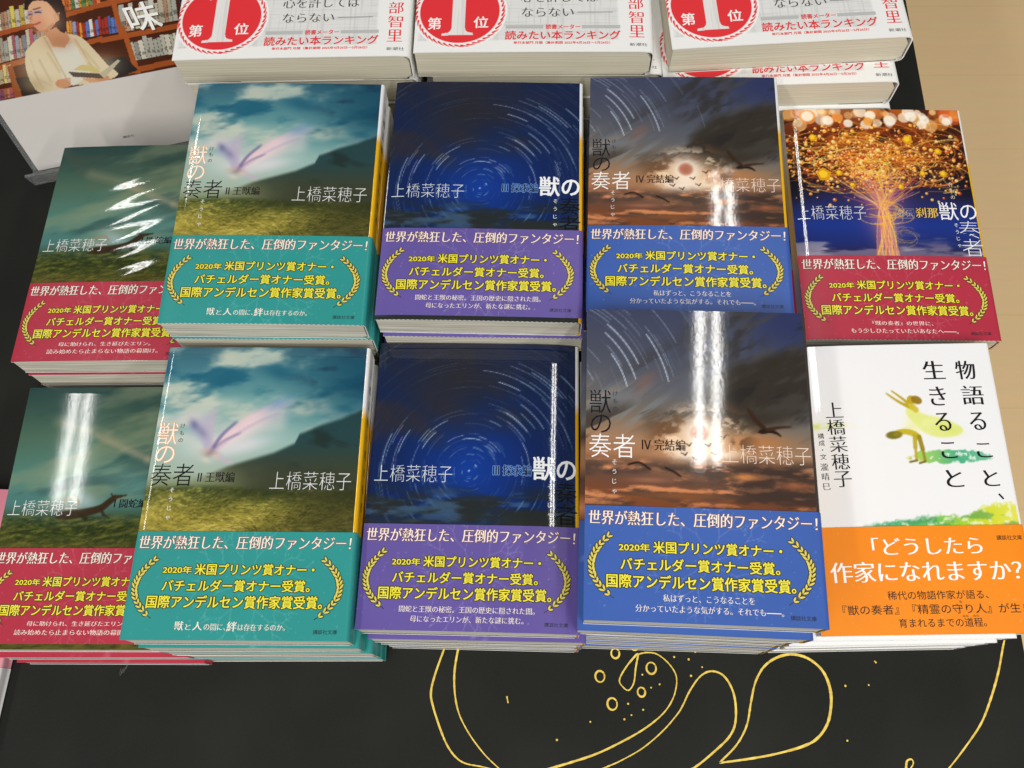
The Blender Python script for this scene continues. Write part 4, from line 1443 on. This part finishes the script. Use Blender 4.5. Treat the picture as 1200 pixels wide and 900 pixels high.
# ------------------------------------------------------------------ the paperback stacks
G = "paperbacks stacked in two rows on the black table"
stack('meadow', -223.5, 283, 65, -4.2, 0.0106, -0.0302, 4,
      "far left paperback with crimson band, three pale glare patches on its murky green cover",
      ["paperback under the top one in the far left crimson-banded stack"],
      "paperback low in the far left crimson-banded stack, only page edges showing", G,
      dict(wave=0.06, droop=0.5, lean=0.0085), offs=((1.5, -1.2, 0.2),))
stack('meadow', -235.4, 130.1, 41.5, -4.0, 0.0023, -0.0007, 3,
      "near left paperback with crimson band and twin glare streaks across its green sky",
      ["crimson-banded paperback sticking out forward beneath the near left top copy"],
      "bottom paperback of the near left crimson-banded stack", G,
      dict(droop=0.3, bulge=0.2), band_v0=3.0, offs=((3.5, -3.0, 0.3), (8.5, -5.2, 0.0)))
stack('wing', -118.2, 273.8, 120.4, -4.7, -0.0134, 0.0076, 7,
      "far paperback with teal band, misty mountain and pink wing of light on its cover",
      ["second paperback down in the far teal-banded stack, thin teal line at its edge"],
      "paperback deep inside the far teal-banded stack", G,
      dict(droop=0.8, droop_w=3.0, bulge=0.6), rim_mat=1, offs=((1.0, -0.6, 0.3),), drift=(0.5, 0))
stack('wing', -130.2, 121.4, 102.2, -4.13, -0.0192, -0.0289, 6,
      "near paperback with teal band, misty mountain and pink wing of light on its cover",
      ["teal-banded paperback just under the near top copy, shifted slightly right and forward",
       "teal-banded paperback third from the top of the near stack, sticking out right"],
      "paperback deep inside the near teal-banded stack", G,
      dict(droop=0.5, droop_w=2.0, bulge=0.3), offs=((1.5, -1.8, 0.2), (5.0, -2.6, 0.0)), drift=(1.0, -0.8))
stack('trails', -8.0, 268.5, 117, -5.53, -0.0015, 0.0021, 7,
      "far paperback with purple band and star trails, dark strip of cover showing below the band",
      ["second paperback down in the far purple-banded stack, sliver of purple showing"],
      "paperback deep inside the far purple-banded stack", G,
      dict(droop=1.0, droop_w=5.0, bulge=0.5), band_v0=2.5, rim_mat=1, offs=((1.5, -1.6, 0.3),))
stack('trails', -22.3, 119.0, 94, -5.14, 0.0078, -0.0260, 6,
      "near paperback with purple band and star trails, one glare streak by its spine",
      ["purple-banded paperback sticking out forward beneath the near star trail copy"],
      "paperback deep inside the near purple-banded stack", G,
      dict(droop=0.3, bulge=0.3, spine=2.5, spine_w=24.0), offs=((3.0, -2.6, 0.2),), drift=(2.5, -0.6))
stack('eclipse', 101.4, 267.0, 111.9, -6.39, 0.0318, -0.0004, 6,
      "far paperback with blue band, eclipsed sun between clouds, partly covered by a nearer copy",
      [], "paperback hidden inside the far blue-banded stack", G,
      dict(droop=0.3, bulge=0.6, wave=0.012), offs=())
stack('eclipse', 84.0, 112.4, 128.7, -6.06, 0.0096, 0.0182, 7,
      "near paperback with blue band on the tallest stack, twin glare streaks crossing its sunset",
      ["blue-banded paperback sticking out forward beneath the tallest stack's top copy"],
      "paperback deep inside the near blue-banded stack", G,
      dict(droop=0.2, bulge=0.3), offs=((-2.0, -2.6, -0.2),), flap=True, drift=(-0.5, -0.3))
stack('tree', 218.5, 258.3, 80.6, -4.54, -0.0193, 0.0290, 6,
      "paperback with crimson band and glowing golden tree on its cover, far right",
      ["paperback directly under the golden tree cover, pale striped edge showing"],
      "paperback deep inside the golden tree stack", G,
      dict(droop=1.35, droop_w=6.0, bulge=0.4), rim_mat=1, offs=((-1.5, -1.0, 0.2),))
stack('water', 196.7, 105.9, 81.7, -3.02, -0.0033, 0.0560, 6,
      "white paperback with orange band and watercolour figures, near right corner",
      ["white paperback second from top under the orange-banded watercolour cover"],
      "white paperback deep inside the orange-banded stack", G,
      dict(droop=2.4, droop_w=11.0, bulge=0.4, spine=0.5, spine_w=8.0), rim_mat=1, offs=((-6.0, -0.8, 0.0), (-10.0, -1.8, 0.2)), drift=(-9, -1.4), low_v0=6.0)

# ------------------------------------------------------------------ thick white-banded books behind
FW, FH = 136.0, 190.0
fstep = 122.0 / 6
shF = Shape(FW, FH, fstep - 0.4, droop=0.3, bulge=0.3, spine=0.9, spine_w=9.0, r=3.0)
plain = Canvas(FW, FH, 4.0)
plain.fill((226, 222, 214))
plain.mix(fbm(plain.U, plain.V, 30, 30, 141), (196, 190, 182))
mb = MB()
sheet(mb, shF, plain, 0.0, 0.0, lambda v, j: S(232, 230, 226), None, S(240, 240, 238), None, 0, 0.5)
f_j = mb.mesh("jacket", [M_MATT])
bandF = Shape(FW, FH, fstep - 0.4, droop=0.3, bulge=0.3, spine=0.9, spine_w=9.0, r=3.0)


def white_mesh(full):
    mb = MB()
    sheet(mb, bandF, WB_CAN, 0.22, 0.0, lambda v, j: S(240, 240, 238), WB_INK if full else None, S(244, 244, 242), None, 0, 0.22, 1 if full else 10, S(240, 240, 238))
    return mb.mesh("belly_band", [M_MATT])


f_b, f_b2 = white_mesh(True), white_mesh(False)
f_p = page_mesh(shF, M_PAGES_CREAM, 0.6, 5.0)
GF = "thick white-banded books stacked along the back"


def fstack(blx, bly, deg, labels, hidden, offs):
    th = math.radians(deg)
    c, s_ = math.cos(th), math.sin(th)
    for k in range(6):
        dx, dy, dr = offs[k] if k < len(offs) else (random.uniform(-1, 1), random.uniform(-0.5, 1.5), random.uniform(-0.4, 0.4))
        x = blx + c * FW / 2 - s_ * FH / 2 + dx
        y = bly + s_ * FW / 2 + c * FH / 2 + dy
        m = pose(x, y, 122.0 - (k + 1) * fstep + 0.03, th + math.radians(dr), 0, 0)
        lab = labels[k] if k < len(labels) else hidden
        place((f_j, f_b if k < 3 else f_b2, f_p), "thick_book", m, lab, GF)


fstack(-180.5, 369.2, -3.6,
       ["leftmost thick book with white band and red number one badge, beside the poster",
        "thick book under the leftmost white-banded one, its cover corner sticking out left"],
       "thick book low in the leftmost white-banded stack", [(0, 0, 0), (1.2, 0.4, 0.3)])
fstack(-42.9, 362.7, -4.7,
       ["middle thick book with white band and red number one badge",
        "thick book under the middle white-banded one, its spine peeking out right"],
       "thick book low in the middle white-banded stack", [(0, 0, 0), (7.5, 0.6, 0.4), (3.0, 0.8, -0.2)])
fstack(103.0, 352.4, -1.1,
       ["rightmost thick book with white band and red number one badge, near the table edge",
        "thick book under the rightmost white-banded one, pulled forward with red lettering showing",
        "third thick book down at the right, a sliver of its white band showing"],
       "thick book low in the rightmost white-banded stack", [(0, 0, 0), (-0.6, -12.2, -1.6), (1.4, -14.6, -1.6), (0.5, -9, -1.0), (0.5, -8, -1), (0.5, -8, -1)])

# ------------------------------------------------------------------ poster in its clear stand
PW, PH = 138.0, 205.0
Hm = np.array([[0.0034306401453925743, -0.0023111764179404256, 0.3078564770452874], [-0.0009005633159785639, -0.0045542773407980875, 0.9513808173786601], [-1.4913508608804457e-06, -5.776566171676741e-06, 0.007763153029482995]])


def pm(*pts):
    """sketch coordinates of the poster picture -> millimetres on the poster"""
    q = np.array([(a, b, 1.0) for a, b in pts]) @ Hm.T
    return q[:, :2] / q[:, 2:]


k = Canvas(PW, PH, 0.5)
k.fill((150, 78, 36))
r = np.random.RandomState(21)


def shelf_row(x0, ya, x1, yb, hgt, cols, step=(3, 6), lean=0.12):
    """books on one shelf: bottom line from (x0,ya) to (x1,yb)"""
    x = x0
    while x < x1:
        wd = r.uniform(*step)
        t = (x - x0) / (x1 - x0)
        y = ya + (yb - ya) * t
        h = hgt * r.uniform(0.72, 1.0)
        c = np.array(cols[r.randint(len(cols))], float) * r.uniform(0.8, 1.05)
        sl = (yb - ya) / (x1 - x0)
        P = pm((x, y), (x + wd - 0.5, y + sl * wd), (x + wd - 0.5 - h * lean, y + sl * wd - h), (x - h * lean, y - h))
        k.poly(P, np.clip(c, 0, 255), 1.0)
        k.poly(pm((x + 0.5, y - h * 0.25), (x + wd - 1, y - h * 0.25), (x + wd - 1 - h * 0.03, y - h * 0.42), (x + 0.5 - h * 0.03, y - h * 0.42)), c * 0.6, 0.8)
        x += wd


def wall_poly(pts, c, a=1.0):
    k.poly(pm(*pts), c, a)


wall_poly([(-60, -160), (260, -160), (260, 130), (-60, 130)], (74, 34, 18))
for (x0, ya, x1, yb) in ((-30, 44, 120, 2), (-30, 84, 120, 42), (118, 44, 260, 18), (118, 2, 260, -30), (-30, 110, 40, 97), (150, 80, 260, 58)):
    wall_poly([(x0, ya), (x1, yb), (x1, yb + 6), (x0, ya + 7)], (166, 82, 36))
pale = [(206, 200, 176), (190, 190, 180), (214, 206, 190), (176, 168, 150), (196, 150, 120), (150, 160, 170)]
brt = [(220, 200, 90), (226, 120, 60), (120, 160, 200), (230, 226, 214), (206, 70, 60), (90, 150, 90), (240, 170, 60)]
shelf_row(-30, 44, 36, 27, 26, pale + brt[:2], (3, 6))
shelf_row(-30, 82, 62, 57, 30, pale + [(190, 90, 110)], (3, 5.5))
shelf_row(68, 15, 118, 3, 22, brt, (3, 5))
shelf_row(80, 47, 136, 38, 22, [(90, 120, 190), (226, 150, 50), (230, 226, 214), (150, 160, 200), (240, 190, 70), (196, 60, 50)], (3, 4.5))
shelf_row(142, 38, 206, 24, 32, pale, (4, 7))
shelf_row(120, -2, 200, -22, 26, pale + brt[:1], (3, 6))
shelf_row(158, 71, 208, 62, 27, [(90, 140, 180), (200, 196, 180), (170, 170, 160), (210, 206, 192)], (3, 6), 0.25)
shelf_row(-20, 104, 14, 96, 22, [(214, 190, 120), (206, 190, 150)], (4, 6))
shelf_row(-6, 119, 22, 112, 12, [(170, 80, 90), (150, 90, 120), (190, 120, 90)], (3, 5))
wall_poly([(140, 30), (146, 30), (165, 86), (158, 86)], (170, 86, 38))
wall_poly([(122, -30), (128, -30), (146, 42), (140, 44)], (170, 86, 38))
wall_poly([(8, 78), (14, 76), (28, 120), (20, 122)], (150, 74, 34))
wall_poly([(18, 92), (36, 88), (56, 112), (30, 118)], (28, 22, 20))
# woman with short dark hair in a cream jacket, an open book in her hands
wall_poly([(112, 72), (146, 66), (162, 82), (136, 92)], (36, 32, 32))
jac, jac2 = (222, 204, 168), (196, 174, 134)
k.poly(spline(pm((30, 60), (46, 44), (66, 40), (92, 42), (110, 58), (126, 76), (138, 88), (110, 98), (84, 100), (64, 108), (46, 108), (36, 96), (30, 78), (30, 60)), 5), jac)
k.poly(pm((60, 56), (86, 50), (100, 72), (108, 88), (86, 100), (76, 96)), (222, 220, 208))
k.stroke(pm((52, 44), (66, 70), (78, 92)), 1.2, jac2, 0.9, 0.6)
k.stroke(pm((88, 46), (98, 62), (112, 84)), 1.0, jac2, 0.9, 0.6)
k.stroke(pm((36, 70), (44, 92), (60, 100)), 0.8, jac2, 0.8, 0.8)
k.poly(pm((52, 38), (74, 28), (82, 46), (76, 56), (62, 54)), (204, 146, 108))
k.poly(spline(pm((28, 6), (34, -12), (56, -16), (72, 0), (78, 22), (76, 38), (68, 34), (60, 20), (44, 10), (30, 12), (28, 6)), 5), (34, 24, 22))
k.poly(spline(pm((32, 12), (38, 2), (54, 2), (66, 16), (64, 28), (54, 37), (46, 36), (38, 28), (33, 20), (32, 12)), 5), (226, 174, 134))
k.poly(pm((62, 16), (70, 14), (69, 24), (64, 26)), (214, 156, 116))
k.poly(spline(pm((30, 8), (44, -2), (60, 2), (68, 14), (66, 4), (52, -10), (34, -8), (30, 8)), 5), (34, 24, 22))
k.glow(*pm((58, 22))[0], 9, (240, 196, 160), 0.5)
k.glow(*pm((46, 32))[0], 6, (206, 140, 104), 0.5)
k.glow(*pm((70, 50))[0], 8, (176, 116, 84), 0.5, 5)
k.glow(*pm((50, 80))[0], 16, (238, 224, 192), 0.6, 12)
k.glow(*pm((118, 76))[0], 12, (236, 220, 188), 0.5, 8)
k.glow(*pm((40, 100))[0], 9, (176, 152, 112), 0.5, 6)
for q in ((56, 62, 70, 84), (46, 70, 60, 96), (98, 58, 116, 80), (104, 74, 118, 92), (40, 84, 50, 104)):
    k.stroke(pm((q[0], q[1]), (q[2], q[3])), 1.0, (190, 168, 128), 0.55, 1.6)
k.stroke(pm((29, 20), (33, 20)), 0.9, (150, 150, 190), 0.8, 0.4)
k.stroke(pm((34, 16), (40, 14.5), (49, 12)), 0.5, (140, 136, 186), 0.8, 0.4)
k.stroke(pm((39, 11), (47, 9)), 0.8, (70, 46, 40), 0.8, 0.4)
k.stroke(pm((41, 14.6), (44.5, 14.0), (47.5, 14.4)), 1.0, (54, 36, 34), 0.9, 0.5)
k.stroke(pm((33.6, 17.4), (36.6, 16.8)), 0.9, (54, 36, 34), 0.85, 0.4)
k.stroke(pm((33, 14.4), (37, 13.2)), 0.6, (80, 52, 42), 0.7, 0.4)
for cx_, cy_, rx_ in ((44.6, 14.6, 4.6), (35.0, 17.2, 3.0)):
    k.stroke(pm(*[(cx_ + rx_ * math.cos(t_), cy_ + 3.2 * math.sin(t_)) for t_ in np.linspace(0, 6.28, 14)]), 0.5, (176, 168, 206), 0.75, 0.35)
k.stroke(pm((38.6, 16), (36.4, 20.5), (35.4, 22.4), (38.2, 23.2)), 0.7, (184, 124, 92), 0.8, 0.6)
k.glow(*pm((47, 22))[0], 3.2, (232, 152, 124), 0.5)
k.stroke(pm((36, 34), (44, 37.5), (54, 36), (62, 28)), 1.0, (186, 126, 94), 0.6, 1.2)
for q in range(7):
    k.stroke(pm((40 + 4 * q, -12 + q), (52 + 4 * q, -4 + 2 * q), (64 + 2 * q, 12 + 3 * q)), 0.4, (70, 54, 48), 0.5, 0.6)
k.stroke(pm((38.6, 28.6), (42, 28.4), (47, 26)), 1.0, (182, 78, 70), 0.9, 0.5)
k.stroke(pm((35, 20), (35, 23)), 0.6, (190, 130, 96), 0.7, 0.5)
k.disc(*pm((74, 98))[0], 4.6, (206, 146, 110), 1.0, 0.6, 3.4)
k.disc(*pm((120, 92))[0], 4.4, (206, 146, 110), 1.0, 0.6, 3.0)
k.poly(pm((80, 84), (116, 86), (122, 92), (86, 90)), (96, 84, 72))
k.poly(spline(pm((86, 82), (96, 76), (110, 78), (117, 85), (100, 83), (86, 82)), 5), (214, 196, 130))
k.poly(pm((117, 86), (138, 70), (141, 71), (122, 92)), (196, 186, 158))
for i in range(4):
    k.stroke(pm((98 + 4 * i, 92), (106 + 4 * i, 96)), 1.2, (214, 156, 120), 0.9, 0.5)
    k.stroke(pm((70, 94 + 2.5 * i), (82, 92 + 2.6 * i)), 1.1, (214, 156, 120), 0.9, 0.5)
# pale lower half of the card
wm = sm(58.4 - k.V, -0.2, 0.2)
k.mix(wm, (214, 210, 206))
I = Ink()
for ch, x0, x1, yy0, yy1 in (("味", 103.6, 122.6, 86.6, 105.6),):
    I.text(ch, x0 + 0.7, x1 + 0.7, yy0 - 0.7, yy1 - 0.7, S(70, 50, 36), (0.0, 0.0, 0.010, 0.008), lift=0.04)
    I.text(ch, x0, x1, yy0, yy1, S(250, 250, 248), (0.0, 0.0, 0.010, 0.008), lift=0.09)
I.text("講談社", 65.0, 72.8, 12.4, 14.4, S(60, 58, 58), GOTHIC)
t = np.linspace(0, 2 * math.pi, 25)
rootp = bpy.data.objects.new("poster_stand", None)
COL.objects.link(rootp)
mP = Matrix.Identity(4)
e = Vector((0.98791984, 0.15496578, 0.0))
bk = Vector((-0.15496578, 0.98791984, 0.0))
for i in range(3):
    mP[i][0], mP[i][1], mP[i][2] = e[i], bk[i], (0, 0, 1)[i]
mP.translation = Vector((-0.32055, 0.38829, 0.003))
rootp.matrix_world = mP
tag(rootp, "advertising card of a woman reading by bookshelves in a clear acrylic stand", "poster")
ph = math.radians(13.2)
mb = MB()
ca, sa = math.cos(ph), math.sin(ph)


def pt(u, v, d):
    """poster millimetres (d = out of its face) -> stand space"""
    u, v, d = np.broadcast_arrays(np.asarray(u, float), np.asarray(v, float), np.asarray(d, float))
    return np.stack([u, v * sa - d * ca, v * ca + d * sa], -1) * MM


mb.grid(pt(k.U, k.V, 0.0), lin(k.img))
for Vv, F, col, lift in I.items:
    mb.add(pt(Vv[:, 0], Vv[:, 1], lift), F, col)
cc = np.array([(0, 0), (PW, 0), (PW, PH), (0, PH)], float)
bb = np.concatenate([pt(cc[:, 0], cc[:, 1], -0.01), pt(cc[:, 0], cc[:, 1], -0.9)])
mb.add(bb, [(4, 7, 6, 5), (0, 4, 5, 1), (1, 5, 6, 2), (2, 6, 7, 3), (3, 7, 4, 0)], S(220, 220, 218))
link("printed_card", mb.mesh("printed_card", [M_POST]), rootp)
am, nt, p = nodes_of("clear_acrylic")
p.inputs["Base Color"].default_value = (0.74, 0.76, 0.75, 1)
p.inputs["Transmission Weight"].default_value = 0.86
p.inputs["Roughness"].default_value = 0.06
p.inputs["IOR"].default_value = 1.49
nz = nt.nodes.new("ShaderNodeTexNoise")
nz.inputs["Scale"].default_value = 60
rr_ = nt.nodes.new("ShaderNodeMapRange")
rr_.inputs["To Min"].default_value = 0.03
rr_.inputs["To Max"].default_value = 0.12
nt.links.new(nz.outputs["Fac"], rr_.inputs["Value"])
nt.links.new(rr_.outputs["Result"], p.inputs["Roughness"])
mb = MB()
prof = [(-9.5, -2.9), (60.0, -2.9), (60.0, -0.2), (2.8, -0.2), (2.8 + 90 * math.tan(ph), 90.0), (1.0 + 90 * math.tan(ph), 90.0), (1.0, -0.2), (-7.5, -0.2), (-10.5, 11.0), (-12.6, 11.0)]
us = [-4.0, PW - 4.0]
pv = np.array([[(u, a, b) for a, b in prof] for u in us]) * MM
n = len(prof)
fs = [(i, (i + 1) % n, n + (i + 1) % n, n + i) for i in range(n)]
tri = [(0, 1, 2, 3), (0, 3, 6, 7), (3, 4, 5, 6), (0, 7, 8, 9)]
fs += [tuple(q) for q in tri] + [tuple(n + i for i in reversed(q)) for q in tri]
mb.add(pv.reshape(-1, 3), fs, (0.9, 0.9, 0.9))
link("acrylic_holder", mb.mesh("acrylic_holder", [am]), rootp)

# ------------------------------------------------------------------ pink and white book cut off at the left edge
shP = Shape(BW, BH, 11.0, droop=0.3, bulge=0.1)
cp = Canvas(BW, BH, 3.0)
cp.fill((206, 120, 140))
cp.mix(fbm(cp.U, cp.V, 40, 40, 151) * 0.5, (238, 176, 186))
mb = MB()
sheet(mb, shP, cp, 0.0, 0.0, lambda v, j: S(226, 156, 168), None, S(226, 226, 226))
pj = mb.mesh("jacket", [M_GLOSS])
cb_ = Canvas(BW, 47.0, 2.0)
cb_.fill((214, 212, 214))
I = Ink()
for i, ch in enumerate("ーロ"):
    I.text(ch, 95.5, 100.5, 39.5 - 5.6 * i, 44.2 - 5.6 * i, S(96, 92, 98), SERIF) if 39.5 - 5.6 * i > 0 else None
mb = MB()
sheet(mb, shP, cb_, 0.2, 0.0, lambda v, j: S(214, 212, 214), I, S(230, 230, 230), None, 0, 0.2, 1, S(214, 212, 214))
pb = mb.mesh("belly_band", [M_BAND])
pp = page_mesh(shP, M_PAGES)
thp = math.radians(-6.0)
c, s_ = math.cos(thp), math.sin(thp)
xr, yr = -294.0, 52.7      # a point on its right edge where the band starts (mm)
uu, vv = BW / 2, 47.0 - BH / 2
m = pose(xr - (c * uu - s_ * vv), yr - (s_ * uu + c * vv), 0.05, thp, 0, 0)
place((pj, pb, pp), "paperback_book", m, "pink paperback with plain white band, cut off at the left edge beside the crimson stack", G)
